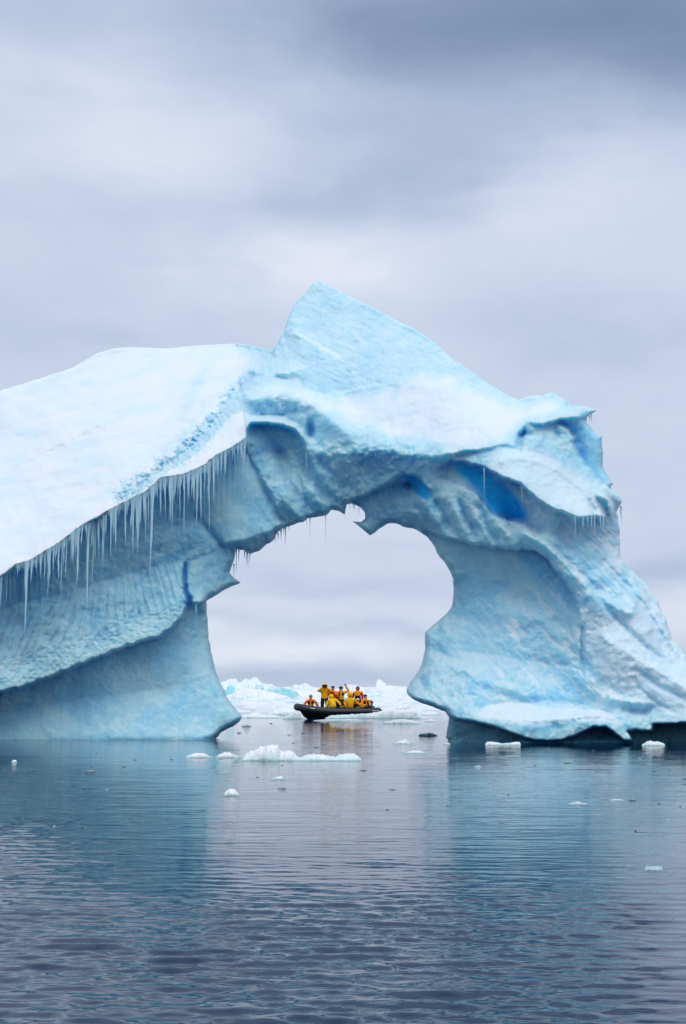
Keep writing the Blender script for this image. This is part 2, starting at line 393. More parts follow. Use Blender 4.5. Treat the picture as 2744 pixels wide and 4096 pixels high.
# depth curves: (px, py, depth above/left of the line [, depth below/right]) ; depth in metres behind the reference distance
CURVES = [
 # skyline
 [(-420,1790,10),(0,1572,9),(385,1424,10),(525,1398,10),(954,1385,9),(1060,1405,7),(1092,1415,5.8)],
 [(1100,1420,5.4),(1150,1320,6.2),(1185,1225,7.2),(1282,1132,8.2),(1469,1230,7.6),(1717,1366,6.6),(1957,1545,5.0),(2071,1612,3.6),(2205,1582,3.2),(2275,1628,3.2)],
 [(-420,2080,3.6),(0,1900,3.6),(400,1700,4.2)],
 # upper crease of the snow field, groove above the ledge
 [(490,1985,-1.6),(600,1903,-0.85),(700,1842,-0.2),(780,1762,0.65),(850,1682,1.7),(900,1612,2.7),(960,1550,3.8)],
 # snow lip with the icicles
 [(-420,2500,-4,-2.4),(0,2312,-3.0,-1.6),(64,2262,-2.9,-1.5),(121,2247,-2.8,-1.4),(242,2174,-2.5,-1.1),(332,2104,-2.3,-0.9),(446,2040,-2.0,-0.7),(529,2000,-1.8,-0.5),(595,1966,-1.6,-0.3),(647,1914,-1.5,-0.2),(726,1905,-1.2,0),(814,1870,-1.0,0.2),(866,1827,-0.8,0.4),(936,1790,-0.6,0.5),(984,1757,-0.4,0.7)],
 [(984,1753,-0.4,0.9),(984,1718,-0.2,1.6),(1006,1690,0.1,2.3),(1070,1694,0.3,2.6),(1137,1702,0.5,2.5),(1185,1722,0.7,2.3),(1215,1765,0.9,2.1),(1235,1820,1.2,2.0),(1250,1870,1.7,2.0)],
 # hollow above the arc
 [(1000,1662,1.4),(1050,1657,1.9),(1130,1662,2.1),(1190,1692,2.0),(1240,1740,1.8),(1290,1790,1.5)],
 [(1000,1605,1.3),(1100,1572,1.7),(1220,1590,1.7),(1330,1690,1.2),(1400,1745,1.0)],
 # crest between the snow field and the underside of the arch
 [(1270,1800,1.3),(1316,1812,1.0),(1400,1812,0.8),(1478,1790,0.6),(1560,1800,0.7),(1650,1815,0.6),(1765,1820,0.3),(1830,1812,0.1,0.9),(1900,1800,0.0,0.8),(1950,1795,0.1,0.5),(2010,1775,0.3,0.6),(2062,1790,0.5,0.6)],
 # centre snow
 [(1100,1500,4.0),(1250,1560,3.2),(1400,1590,3.0),(1560,1540,3.5),(1750,1560,3.2),(1900,1620,2.8)],
 [(1180,1330,5.5,5.1),(1250,1365,5.4,4.7),(1330,1410,5.1,4.6),(1370,1440,4.8,4.7)],
 [(1000,1490,4.3,4.4),(1100,1500,3.7,3.4),(1180,1480,3.8,3.4),(1240,1460,4.2,4.1)],
 [(1350,1575,3.4,3.0),(1440,1550,3.6,3.1),(1520,1533,3.9,3.5)],
 [(1500,1700,1.9),(1750,1700,1.7),(1950,1700,1.1)],
 # underside of the arch (recedes towards the opening)
 [(950,2190,1.7),(1003,2205,1.7),(1050,2185,1.8),(1106,2125,1.9),(1160,2092,2.0),(1231,2065,2.1),(1300,2050,2.2),(1370,2030,2.3)],
 [(985,1795,1.0,1.4),(1010,1850,1.0,1.4),(1050,1912,1.1,1.5),(1102,2026,1.2,1.7),(1137,2082,2.0,2.4)],
 [(895,2172,1.0),(975,2150,1.1),(1073,2118,1.3),(1125,2095,1.7)],
 [(1120,1800,2.1),(1180,1900,1.8),(1240,1960,1.8)],
 [(1380,2010,2.1,2.8),(1440,1988,1.9,2.9),(1500,1960,1.6,2.8),(1560,1930,1.4,2.6),(1612,1897,1.2,2.4)],
 [(1400,1880,1.4),(1500,1860,1.2),(1620,1850,1.0)],
 [(1480,2120,3.0),(1560,2080,3.1),(1660,2105,3.1),(1735,2190,3.2)],
 # lobes between caves and leg
 [(1640,2040,2.5,2.3),(1760,2060,1.5),(1870,2070,1.1),(2000,2110,0.6)],
 [(1612,1895,1.2,2.2),(1668,1908,1.2,2.2),(1717,1957,1.2,1.8)],
 [(1725,1990,1.6),(1700,2003,1.7),(1660,1980,2.2),(1630,1935,3.2)],
 [(1700,2120,2.6,4.0),(1797,2155,1.5,3.4),(1873,2169,1.1,3.1),(1973,2184,.7,2.9),(2095,2195,.3,2.7),(2149,2201,.2,2.6),(2194,2239,.0,2.4),(2248,2308,-.1,1.9),(2294,2369,-.2,1.3),(2313,2446,-.2,.6),(2325,2500,-.1,0.2)],
 # deep blue cave
 [(1745,1885,1.0,1.5),(1790,1842,0.7,1.5),(1850,1846,0.4,1.5),(1937,1872,0.0,1.4),(1971,1888,-0.3,1.3),(2012,1912,-0.5,1.3),(2074,1933,-0.7,2.0),(2137,1991,-0.8,1.3),(2199,2033,-0.8,0.9),(2265,2053,-0.9,0.6),(2311,2072,-0.9,0.4),(2383,2066,-0.7,0.4),(2420,2070,0.2,0.5)],
 [(1775,1915,1.5,1.2),(1842,1945,1.4,.8),(1909,1977,1.3,.5),(1947,2032,1.1,.3),(1976,2062,.9,.3),(2033,2080,2.0,.2),(2100,2092,1.4,.4),(2160,2120,1.0,0.5)],
 # right shoulder
 [(2000,1845,-0.2),(2060,1835,0.0),(2150,1850,0.15),(2230,1890,0.25),(2300,1940,0.15),(2360,2000,0.0)],
 [(2070,1790,0.8,0.5),(2085,1740,1.2,0.7),(2130,1715,1.1,0.9)],
 [(2120,1690,0.9,1.3),(2170,1700,0.7,1.8),(2224,1682,0.8,2.0),(2282,1675,0.9,2.3),(2318,1672,1.4,2.4)],
 [(2226,1692,2.2,1.0),(2278,1718,2.3,0.8),(2294,1753,2.4,.7),(2290,1772,2.4,.7),(2307,1808,2.3,.5),(2352,1874,2.2,.3),(2400,1930,2.0,.2),(2435,1955,1.9,.3)],
 [(2340,1700,2.3),(2380,1760,2.2),(2398,1850,2.1),(2420,1910,2.0)],
 [(2450,1985,1.2),(2470,2060,2.2),(2470,2190,2.2),(2520,2290,1.9),(2583,2352,1.7),(2655,2490,1.2),(2735,2630,.8),(2900,2800,1.0),(3040,2930,1.4)],
 [(2390,1985,-0.1,0.5),(2430,2010,0.0,1.0),(2440,2060,0.3,1.4)],
 # ridge running down the right leg
 [(2095,2132,-0.4),(2179,2178,-0.5),(2248,2232,-.5),(2294,2285,-.5),(2348,2346,-.5),(2424,2415,-.6),(2524,2454,-.6)],
 [(2240,2130,0.5),(2330,2240,0.4),(2420,2340,0.3),(2520,2400,0.0),(2600,2520,-0.2)],
 [(2420,2560,-0.8),(2560,2640,-1.0),(2744,2760,-1.2),(3040,2880,-1.1)],
 [(2325,2505,0.2),(2330,2600,-0.1),(2340,2690,-.5),(2350,2760,-.8)],
 # concave wall of the right leg
 [(1828,2330,3.3),(1830,2400,3.2),(1810,2450,3.0),(1725,2530,2.4),(1712,2600,2.0),(1670,2720,1.2),(1640,2765,0.6)],
 [(1950,2330,2.6),(2100,2380,2.0),(2200,2460,1.3),(2280,2520,0.7)],
 [(1850,2600,1.8),(2000,2620,1.3),(2150,2640,1.0),(2260,2660,0.6)],
 [(1720,2740,0.2),(1881,2675,.6),(1990,2742,-.1),(2110,2790,-.5)],
 # shelf and skirt
 [(1911,2836,-.5),(1960,2817,-.2),(2049,2807,-.2),(2202,2830,-.4),(2386,2838,-.6),(2440,2852,-.7)],
 [(1850,2852,-.9),(1930,2868,-1.1),(2003,2878,-1.4),(2150,2884,-1.6),(2300,2872,-1.7),(2400,2858,-1.6),(2460,2880,-1.5)],
 [(1650,2790,-0.4,0.0),(1720,2817,-0.7,0.3),(1781,2843,-0.9,0.3),(1797,2869,-1.0,0.1),(1896,2886,-1.2,0.2),(2003,2915,-1.5,.3),(2080,2945,-1.6,.4),(2141,2964,-1.6,.5),(2233,2966,-1.7,.6),(2309,2942,-1.7,.6),(2370,2910,-1.8,.6),(2424,2908,-1.8,.6),(2462,2936,-1.8,.7),(2493,2964,-1.7,.8),(2535,2963,-1.7,.8),(2512,2924,-1.6,.8),(2539,2920,-1.5,1.0),(2612,2928,-1.6,1.0),(2614,2897,-1.6,1.0),(2692,2897,-1.6,1.0),(2744,2894,-1.6,1.0),(2900,2900,-1.6,.8),(3050,2930,-1.5,0.4)],
 [(1800,3000,.1),(2100,3000,.5),(2500,3000,.8),(2620,3000,.9),(3050,3010,.3)],
 [(1800,3100,.1),(2500,3100,.8),(3050,3100,.3)],
 # left wall : groove, lower band, block, lower leg
 [(-420,2560,-1.2),(0,2440,-1.0),(268,2372,-0.4),(440,2318,.2),(638,2263,.7),(720,2246,.9)],
 [(750,2240,1.0,1.2),(829,2212,1.1,1.3),(886,2180,1.3,1.5),(925,2195,1.7,1.8)],
 [(-420,2900,-1.8,.8),(0,2770,-1.4,1.2),(128,2735,-1.2,1.3),(319,2659,-.9,1.4),(446,2608,-.7,1.5),(574,2563,-.5,1.6),(638,2544,-.4,1.7),(689,2512,-.1,1.8),(733,2461,.1,2.1),(745,2415,.3,2.3)],
 [(745,2405,.3,1.7),(735,2357,.3,1.7),(728,2287,.5,1.7),(735,2258,.8,1.8)],
 [(768,2405,1.5,.7),(756,2376,1.5,.6),(748,2330,1.5,.7),(746,2290,1.4,.8),(750,2262,1.4,1.1)],
 [(768,2411,.5,2.2),(797,2417,.6,2.2),(826,2402,.8,2.4)],
 [(860,2370,1.3),(925,2335,1.9),(950,2328,2.2)],
 [(780,2060,0.9),(829,2117,1.1),(874,2166,1.2)],
 [(810,2450,2.3),(825,2560,2.0),(840,2650,1.7),(870,2730,1.3),(920,2820,0.8),(955,2866,.5),(900,2910,0.5)],
 [(-420,2930,.6),(0,2860,.7),(300,2800,.9),(600,2760,1.1),(800,2720,1.2)],
 [(-420,2958,.5),(0,2957,.5),(300,2953,.4),(510,2950,.1),(816,2947,0.0),(858,2950,0.1)],
 [(-420,3100,.5),(0,3100,.5),(858,3100,.2)],
]
CREASES = [ ([(470,2000),(600,1905),(700,1840),(780,1760),(850,1680),(900,1610),(955,1555),(1000,1510)], .55, 26), ([(560,1900),(680,1815),(760,1735),(830,1650)], -.25, 30), # (points, metres deeper, width px)
 ([(778,2057),(829,2117),(874,2166),(893,2185)], .25, 12),
 ([(1000,1800),(1040,1900),(1095,2020),(1137,2080)], .2, 24),
 ([(1090,1760),(1130,1860),(1170,1960),(1215,2040)], .35, 22),
 ([(1170,1800),(1235,1905),(1300,1975),(1345,2010)], .30, 20),
 ([(1180,1880),(1215,1960),(1235,2040)], .25, 12),
 ([(1290,1850),(1350,1930),(1400,1960)], .2, 20),
 ([(1120,1950),(1150,2020),(1190,2060)], -.22, 22), ([(1220,1930),(1270,2000),(1300,2030)], -.22, 20),
 ([(1746,2007),(1790,2080),(1823,2150)], .45, 13), ([(1842,2010),(1870,2080),(1905,2150)], .4, 12), ([(1925,2030),(1950,2110),(1988,2165)], .4, 12),
 ([(2040,2100),(2070,2140),(2095,2190)], .35, 12), ([(1660,2030),(1700,2070),(1720,2120)], .25, 14),
 ([(1790,1990),(1830,2060),(1860,2130)], -.35, 24), ([(1880,2030),(1920,2090),(1945,2150)], -.35, 22), ([(1980,2080),(2020,2120),(2050,2170)], -.35, 25),
 ([(1700,2020),(1745,2090),(1770,2130)], -.25, 22),
 ([(2150,2150),(2230,2195),(2300,2270),(2380,2350),(2450,2390)], .40, 14), ([(2420,2250),(2500,2340),(2580,2450),(2660,2580),(2744,2680)], .35, 15),
 ([(2360,2350),(2440,2440),(2520,2530),(2620,2620),(2740,2700)], .30, 14), ([(2480,2300),(2560,2400),(2620,2490),(2690,2600)], .22, 10),
 ([(2330,2520),(2325,2600),(2330,2700)], .35, 8), ([(2200,2560),(2290,2600),(2400,2720),(2500,2790),(2600,2850)], .2, 30),
 ([(2110,2650),(2250,2740),(2400,2800)], .25, 40), ([(1950,2760),(2100,2800),(2300,2812),(2440,2822)], .2, 18),
 ([(2540,2680),(2640,2750),(2744,2800)], .18, 12), ([(2560,2760),(2640,2820),(2700,2850)], .15, 10),
 ([(1960,2440),(2080,2460),(2180,2490)], -.12, 24), ([(2000,2540),(2120,2520),(2230,2470)], .1, 20),
 ([(1740,2600),(1800,2640),(1870,2650)], .2, 22), ([(1700,2700),(1780,2650),(1860,2680),(1990,2760)], -.18, 16),
 ([(2440,2790),(2520,2810),(2590,2815)], -.35, 14), ([(2500,2835),(2560,2850),(2620,2830)], .35, 14),
 ([(0,2330),(80,2300),(130,2290)], .1, 10), ([(2075,1800),(2085,1745),(2100,1715)], .7, 12), ([(2090,1740),(2120,1730)], .6, 10),
 ([(1240,1680),(1246,1730),(1240,1750)], .7, 16), ([(1120,1660),(1180,1640),(1230,1660)], .15, 10),
 ([(2220,1720),(2240,1745)], .3, 12), ([(640,2180),(620,2215)], .25, 16), ([(2360,2010),(2380,2050),(2390,2100)], .4, 12),
 ([(2230,2110),(2300,2120),(2340,2110)], .25, 30),
]
def diffuse_depth():
    con = np.zeros((NY, NX)); cnt = np.zeros((NY, NX))
    for c in CURVES:
        for a, b in zip(c[:-1], c[1:]):
            a2 = (*a, a[2]) if len(a) == 3 else a; b2 = (*b, b[2]) if len(b) == 3 else b
            dxy = np.array([b2[0] - a2[0], b2[1] - a2[1]], float); L = np.hypot(*dxy) + 1e-6
            t = np.linspace(0, 1, int(L / 1.5) + 2)
            nx, ny = dxy[1] / L, -dxy[0] / L
            px = a2[0] + dxy[0] * t; py = a2[1] + dxy[1] * t
            wob = 9.0 * fbm(px / 30, py / 30, 4, 5) * np.where((px < 1000) & (py < 2300) | (py > 2850), 0.5, 1)
            px = px + nx * wob; py = py + ny * wob
            da = a2[2] + (b2[2] - a2[2]) * t; db = a2[3] + (b2[3] - a2[3]) * t
            db = da + (db - da) * np.where(py < 2840, 0.70, 1.0)
            for off, dv in ((2.4, da), (-2.4, db)):
                j = np.round((px + nx * off - G0X) / ST).astype(int); i = np.round((py + ny * off - G0Y) / ST).astype(int)
                ok = (i >= 0) & (i < NY) & (j >= 0) & (j < NX)
                np.add.at(con, (i[ok], j[ok]), dv[ok]); np.add.at(cnt, (i[ok], j[ok]), 1)
    lv = [(con, cnt)]
    while min(lv[-1][0].shape) > 12:
        c, n = lv[-1]; h, w = c.shape; h2, w2 = (h + 1) // 2, (w + 1) // 2
        cp = np.zeros((h2 * 2, w2 * 2)); npd = np.zeros((h2 * 2, w2 * 2)); cp[:h, :w] = c; npd[:h, :w] = n
        lv.append((cp.reshape(h2, 2, w2, 2).sum((1, 3)), npd.reshape(h2, 2, w2, 2).sum((1, 3))))
    u = None
    for k in range(len(lv) - 1, -1, -1):
        c, n = lv[k]; m = n > 0; val = np.where(m, c / np.maximum(n, 1), 0)
        if u is None: u = np.full(c.shape, val[m].mean())
        else: u = np.repeat(np.repeat(u, 2, 0), 2, 1)[:c.shape[0], :c.shape[1]]
        for it in range(260 if k > 1 else 160):
            u = np.where(m, val, u)
            p = np.pad(u, 1, mode='edge')
            u = 0.25 * (p[:-2, 1:-1] + p[2:, 1:-1] + p[1:-1, :-2] + p[1:-1, 2:])
        u = np.where(m, val, u)
    return u
def blur(a, n=1):
    for _ in range(n):
        p = np.pad(a, 1, mode='edge')
        a = (p[:-2, 1:-1] + p[2:, 1:-1] + p[1:-1, :-2] + p[1:-1, 2:] + 2 * a) / 6
    return a

POLY_SNOW_LEFT = [(-440,1600),(0,1540),(385,1390),(600,1370),(950,1350),(1010,1420),(1000,1500),(965,1545),(905,1605),(850,1680),(780,1760),(700,1840),(600,1900),(490,1985),(525,2003),(446,2042),(330,2106),(242,2176),(121,2250),(60,2266),(0,2316),(-440,2520)]
POLY_LEDGE = [(525,2000),(620,1912),(720,1860),(800,1800),(870,1725),(930,1655),(975,1640),(984,1700),(984,1757),(936,1795),(866,1830),(814,1874),(726,1908),(650,1918),(595,1968)]
POLY_SNOW_MID = [(1000,1560),(1060,1520),(1150,1520),(1260,1570),(1380,1590),(1520,1540),(1560,1560),(1620,1490),(1720,1480),(1850,1520),(1990,1590),(2080,1610),(2150,1590),(2230,1590),(2270,1640),(2180,1670),(2090,1700),(2000,1780),(1920,1790),(1820,1806),(1720,1770),(1600,1760),(1500,1720),(1400,1700),(1300,1650),(1180,1600),(1080,1590)]
POLY_STREAK1 = [(1140,1330),(1180,1320),(1260,1360),(1330,1400),(1380,1430),(1340,1440),(1270,1400),(1200,1350)]
POLY_SHOULDER = [(1950,1880),(1960,1830),(2010,1790),(2080,1780),(2160,1800),(2260,1850),(2330,1900),(2390,1960),(2440,1990),(2390,2010),(2385,2060),(2311,2068),(2265,2048),(2199,2026),(2137,1985),(2074,1928),(2012,1906)]
POLY_FACE_R = [(2330,2460),(2400,2440),(2480,2460),(2560,2400),(2600,2340),(2700,2500),(2800,2660),(3060,2860),(3060,2930),(2744,2885),(2640,2870),(2560,2800),(2480,2740),(2400,2680),(2345,2600)]
POLY_SHELF = [(1880,2862),(1960,2815),(2049,2803),(2202,2826),(2386,2836),(2450,2850),(2500,2910),(2440,2890),(2300,2885),(2150,2900),(2003,2890)]
POLY_CAVE = [(1800,1850),(1861,1852),(1937,1874),(1976,1901),(2033,1950),(2081,2000),(2105,2050),(2110,2085),(2070,2083),(2010,2066),(1965,2052),(1940,2015),(1915,1968),(1880,1935),(1835,1900)]
POLY_CAVE2 = [(1612,1895),(1670,1908),(1717,1955),(1730,1988),(1705,2003),(1665,1975),(1628,1930)]
POLY_CHUTE = [(2228,1685),(2284,1680),(2310,1710),(2335,1750),(2345,1800),(2356,1880),(2310,1812),(2292,1772),(2296,1752),(2278,1718),(2240,1698)]
POLY_CHUTE_R = [(2310,1690),(2420,1740),(2420,1860),(2460,1940),(2400,1930),(2350,1870),(2340,1760)]
POLY_HOOK = [(1420,2000),(1500,1965),(1580,1930),(1650,1975),(1730,2080),(1760,2180),(1660,2125),(1580,2100),(1480,2150),(1440,2100)]
POLY_LEG_BLUE = [(2100,2200),(2170,2230),(2240,2310),(2290,2380),(2300,2460),(2230,2400),(2150,2330),(2060,2260)]
POLY_UNDER = [(1780,2872),(1896,2886),(2003,2913),(2080,2939),(2141,2964),(2233,2966),(2309,2940),(2370,2910),(2424,2908),(2493,2962),(2535,2962),(2512,2924),(2612,2928),(2614,2897),(3080,2900),(3080,3150),(1780,3150)]
POLY_UNDER_L = [(800,2950),(872,2926),(900,2920),(880,3150),(-440,3150),(-440,2962),(400,2955)]
POLY_CRACK = [(735,2262),(752,2262),(752,2330),(760,2376),(772,2412),(760,2450),(742,2420),(735,2357),(728,2290)]
POLY_PEAK = [(1100,1420),(1150,1290),(1200,1180),(1282,1110),(1500,1225),(1720,1350),(1900,1490),(1760,1480),(1600,1500),(1520,1530),(1380,1580),(1250,1560),(1180,1500),(1120,1480)]
POLY_SMOOTH2 = [(800,2050),(850,1870),(980,1800),(1040,1920),(1100,2040),(1120,2090),(960,2150),(890,2165)]
POLY_BAND = [(-440,2760),(-20,2640),(250,2560),(500,2440),(720,2420),(733,2461),(689,2515),(638,2545),(446,2608),(128,2735),(-440,2900)]
POLY_FLUTE = [(-440,2560),(0,2470),(268,2400),(440,2340),(638,2275),(725,2260),(735,2400),(640,2470),(400,2540),(0,2650),(-440,2760)]

DEPTH = None
LIP = [(0,2312),(45,2293),(64,2262),(121,2247),(242,2174),(332,2104),(383,2085),(446,2040),(529,2000),(595,1966),(647,1914),(726,1905),(814,1870),(866,1827),(936,1790),(984,1757)]
REFY = 56.0
def build_iceberg():
    global DEPTH
    outline = refine(OUT)
    sd_, bx, by = poly_sd(outline, GX, GY, window=240)
    sd_ = np.clip(sd_, -235, 235)
    D = blur(diffuse_depth(), 2)
    K = {}
    K['snowL'] = mask(POLY_SNOW_LEFT, 8 + 40 * sst(820, 980, GX) * sst(1680, 1560, GY), 7 + 34 * sst(820, 980, GX) * sst(1690, 1560, GY), 30, 0); K['ledge'] = mask(POLY_LEDGE, 6, 6, 25, 1)
    K['mid'] = mask(POLY_SNOW_MID, 34 + 34 * sst(1700, 1560, GY), 40 + 40 * sst(1700, 1560, GY), 70, 2); K['st1'] = mask(POLY_STREAK1, 8, 8, 30, 3)
    K['sho'] = mask(POLY_SHOULDER, 22, 24, 40, 4); K['faceR'] = mask(POLY_FACE_R, 26, 30, 40, 5); K['shelf'] = mask(POLY_SHELF, 9, 8, 30, 6)
    K['cave'] = mask(POLY_CAVE, 20, 7, 40, 7); K['cave2'] = mask(POLY_CAVE2, 9, 4, 30, 8); K['chute'] = mask(POLY_CHUTE, 12, 5, 30, 9); K['chuteR'] = mask(POLY_CHUTE_R, 25, 5, 30, 10)
    K['hook'] = mask(POLY_HOOK, 22, 16, 50, 11); K['legb'] = mask(POLY_LEG_BLUE, 30, 25, 60, 12); K['under'] = mask(POLY_UNDER, 5, 2, 30, 13); K['underL'] = mask(POLY_UNDER_L, 6, 3, 30, 14)
    K['crack'] = mask(POLY_CRACK, 6, 3, 20, 15); K['peak'] = mask(POLY_PEAK, 30, 14, 40, 16); K['sm2'] = mask(POLY_SMOOTH2, 20, 6, 40, 17)
    K['band'] = mask(POLY_BAND, 35, 20, 50, 18); K['flute'] = mask(POLY_FLUTE, 35, 20, 50, 19)
    w_ = np.clip(1.5 * blur(K['mid'] * (1 - K['sho']), 12) - 0.5, 0, 1); D = D * (1 - w_) + blur(D, 60) * w_
    # creases and ribs
    for pts, amp, wd in CREASES:
        pts = np.array(pts, float); best = np.full(D.shape, 1e9)
        x0, x1, y0, y1 = pts[:, 0].min() - 4 * wd, pts[:, 0].max() + 4 * wd, pts[:, 1].min() - 4 * wd, pts[:, 1].max() + 4 * wd
        j0, j1 = max(0, int((x0 - G0X) / ST)), min(NX, int((x1 - G0X) / ST) + 1); i0, i1 = max(0, int((y0 - G0Y) / ST)), min(NY, int((y1 - G0Y) / ST) + 1)
        X, Y = GX[i0:i1, j0:j1], GY[i0:i1, j0:j1]
        Xw = X + 9 * fbm(X / 40, Y / 40, 3, 71); Yv = Y + 9 * fbm(X / 40, Y / 40, 3, 83)
        bst = np.full(X.shape, 1e9); tt = np.zeros(X.shape); n = len(pts) - 1
        for s_ in range(n):
            a, b = pts[s_], pts[s_ + 1]; d = b - a
            t = np.clip(((Xw - a[0]) * d[0] + (Yv - a[1]) * d[1]) / (d @ d), 0, 1)
            dd = np.hypot(Xw - a[0] - t * d[0], Yv - a[1] - t * d[1]); m = dd < bst
            bst = np.where(m, dd, bst); tt = np.where(m, (s_ + t) / n, tt)
        D[i0:i1, j0:j1] += amp * np.exp(-(bst / wd) ** 2) * np.sin(np.pi * np.clip(tt * 0.8 + 0.1, 0, 1)) ** 0.6
    # relief noise
    smooth = np.clip(K['snowL'] + 0.8 * K['ledge'] + 0.6 * K['mid'] + 0.7 * K['cave'] + 0.8 * K['sm2'] + 0.5 * K['chuteR'] + 0.5 * K['sho'] + 0.55 * sst(1000, 900, GX) * sst(2560, 2700, GY + 0.36 * (GX - 500)), 0, 0.92)
    gx, gy = GX, GY
    rough = 1 - smooth
    mott = 0.5 + 0.5 * np.clip(1.6 * fbm(gx / 190, gy / 190, 3, 88), -1, 1)
    D += 0.28 * fbm(gx / 230, gy / 230, 3, 1) * (0.45 + 0.55 * rough)
    D += 0.15 * fbm(gx / 80 + gy / 260, gy / 95, 4, 2) * rough
    D += (0.030 + 0.070 * mott) * fbm(gx / 27, gy / 27, 4, 3) * rough
    rid = 1 - np.abs(fbm(gx / 60 + gy / 150, gy / 48 - gx / 200, 3, 4)) * 2
    D -= 0.09 * rid * rough * mott
    # wind-carved snow: faint long drifts
    D += 0.20 * fbm(gx / 260 - gy / 500, gy / 75 + gx / 300, 4, 6) * (K['snowL'] + 0.7 * K['mid'])
    D += 0.012 * fbm(gx / 30, gy / 16, 3, 7) * smooth
    # crumbling edge of snow along the groove
    gm = np.exp(-((poly_dist([(490,1985),(600,1900),(700,1840),(780,1760),(850,1680),(900,1610),(960,1550)]) ) / 46) ** 2)
    gm = gm * (0.35 + 0.9 * np.clip(0.5 + fbm(gx / 55, gy / 55, 3, 90), 0, 1))
    D += 0.40 * gm * np.abs(fbm(gx / 24 + gy / 60, gy / 24, 4, 8)) * 1.5
    D += 0.10 * gm * fbm(gx / 12, gy / 12, 2, 9)
    hm = np.exp(-((gx - 1130) / 120) ** 2 - ((gy - 1635) / 60) ** 2) + np.exp(-((gx - 1500) / 380) ** 2 - ((gy - 1815 - 0.1 * (gx - 1500)) / 45) ** 2)
    D += 0.30 * hm * fbm(gx / 34 + gy / 90, gy / 30, 4, 92)
    un = sst(1000, 1080, gx) * sst(1700, 1600, gx) * sst(1760, 1830, gy)
    D += 0.20 * un * fbm((gx - .6 * gy) / 60, (gx + gy) / 240, 4, 93) + 0.07 * un * fbm(gx / 22, gy / 22, 3, 94)
    # scalloped lower band, fluted wall
    D += 0.11 * K['band'] * (np.abs(perlin(gx / 26 + 0.4 * gy / 26, gy / 17, 14)) * 2.2 - 0.6)
    sl = -0.42 + 0.72 * np.clip((gx - 200) / 450, 0, 1)
    uu = gx - sl * (gy - 2400) + 7 * fbm(gx / 60, gy / 60, 2, 15)
    D += 0.085 * K['flute'] * (np.sin(uu / 30 * 2 * np.pi) + 0.6 * np.sin(uu / 17 * 2 * np.pi + 1)) * (0.6 + 0.8 * fbm(gx / 70, gy / 70, 2, 16))
    # meltwater ribs under the snow lip
    bl = gy - np.interp(gx, [p[0] for p in LIP], [p[1] for p in LIP]); ribz = np.clip(bl / 10, 0, 1) * np.exp(-np.clip(bl, 0, 900) / 120) * (gx < 1000) * (bl > 0)
    D -= 0.26 * ribz * (perlin(gx / 11 + 3, gy / 200, 33) + 0.7 * perlin(gx / 24, gy / 260, 34) + 0.3)
    D += 0.05 * sst(0, 60, bl) * sst(2700, 2300, gy + 0.36 * (gx - 400)) * (gx < 760) * perlin(gx / 16 + gy / 300, gy / 160, 35)
    # growth layers on the peak
    D += 0.06 * K['peak'] * fbm((gx + gy * 1.2) / 200, (gy - gx * 0.45) / 17, 3, 17)
    D += 0.10 * np.exp(-(((gx - 1380) / 110) ** 2 + ((gy - 1490) / 60) ** 2)) * fbm((gx + gy) / 60, (gy - 0.6 * gx) / 11, 2, 18)
    # the right leg stands nearer
    D += -3.0 * sst(1150, 2050, gx)
    # front face rounding at the outline
    rd = 0.30 + 0.55 * sst(1500, 1900, gy)
    d1 = np.clip(sd_ / 26.0, 0, 1)
    front = D + rd * (1 - np.sqrt(np.clip(1 - (1 - d1) ** 2, 0, 1)))
    Db = blur(D[::4, ::4], 40); Db = coarse_to_grid(Db)
    T = 8.5
    d2 = np.clip(sd_ / 200.0, 0, 1)
    back = np.maximum(Db, D - 1) + rd + T * np.sqrt(np.clip(1 - (1 - d2) ** 2, 0, 1)) + 0.5 * fbm(gx / 150, gy / 150, 4, 40) * d2
    back = np.maximum(back, front + 0.25 * d1 + 0.02)
    ins = sd_ > 0
    q4 = ins[:-1, :-1] | ins[1:, :-1] | ins[1:, 1:] | ins[:-1, 1:]
    used = np.zeros_like(ins); used[:-1, :-1] |= q4; used[1:, :-1] |= q4; used[1:, 1:] |= q4; used[:-1, 1:] |= q4
    px = np.where(ins, GX, bx); py = np.where(ins, GY, by)
    edge = used & ~ins
    # re-evaluate depth at the snapped rim so that it stays continuous
    rimd = samp(D, bx[edge], by[edge]) + rd[edge]
    front[edge] = rimd
    idF = -np.ones(ins.shape, int); idF[used] = np.arange(used.sum()); nF = int(used.sum())
    idB = idF.copy(); idB[ins] = nF + np.arange(ins.sum())
    x1, z1 = at(px[used], py[used], REFY + front[used]); V1 = np.stack([x1, REFY + front[used], z1], -1)
    x2, z2 = at(px[ins], py[ins], REFY + back[ins]); V2 = np.stack([x2, REFY + back[ins], z2], -1)
    ii, jj = np.nonzero(q4)
    def quads(I): return np.stack([I[ii, jj], I[ii + 1, jj], I[ii + 1, jj + 1], I[ii, jj + 1]], -1)
    F = np.vstack([quads(idF), quads(idB)[:, ::-1]])
    V = np.vstack([V1, V2]); V[:, 1] -= REFY
    me = raw_mesh('iceberg_arch', V, F)
    snow = np.clip(np.maximum.reduce([K['snowL'], K['ledge'], 0.92 * K['mid'], 0.8 * K['st1'], 0.7 * K['sho'], 0.62 * K['faceR'], 0.85 * K['shelf'], 0.38 * K['peak']]), 0, 1)
    # packed snow streaks that follow the folds of the right leg
    rgt = sst(1900, 2200, gx + 0.25 * (gy - 2000)) * sst(1880, 2050, gy) * sst(2890, 2780, gy)
    fold = fbm((gx + 1.15 * gy) / 260, (gy - 1.05 * gx) / 34, 4, 95) + 0.5 * fbm(gx / 45, gy / 45, 3, 96)
    snow = np.maximum(snow, 0.75 * rgt * sst(-0.05, 0.45, fold + 0.35 * sst(2250, 2600, gx)))
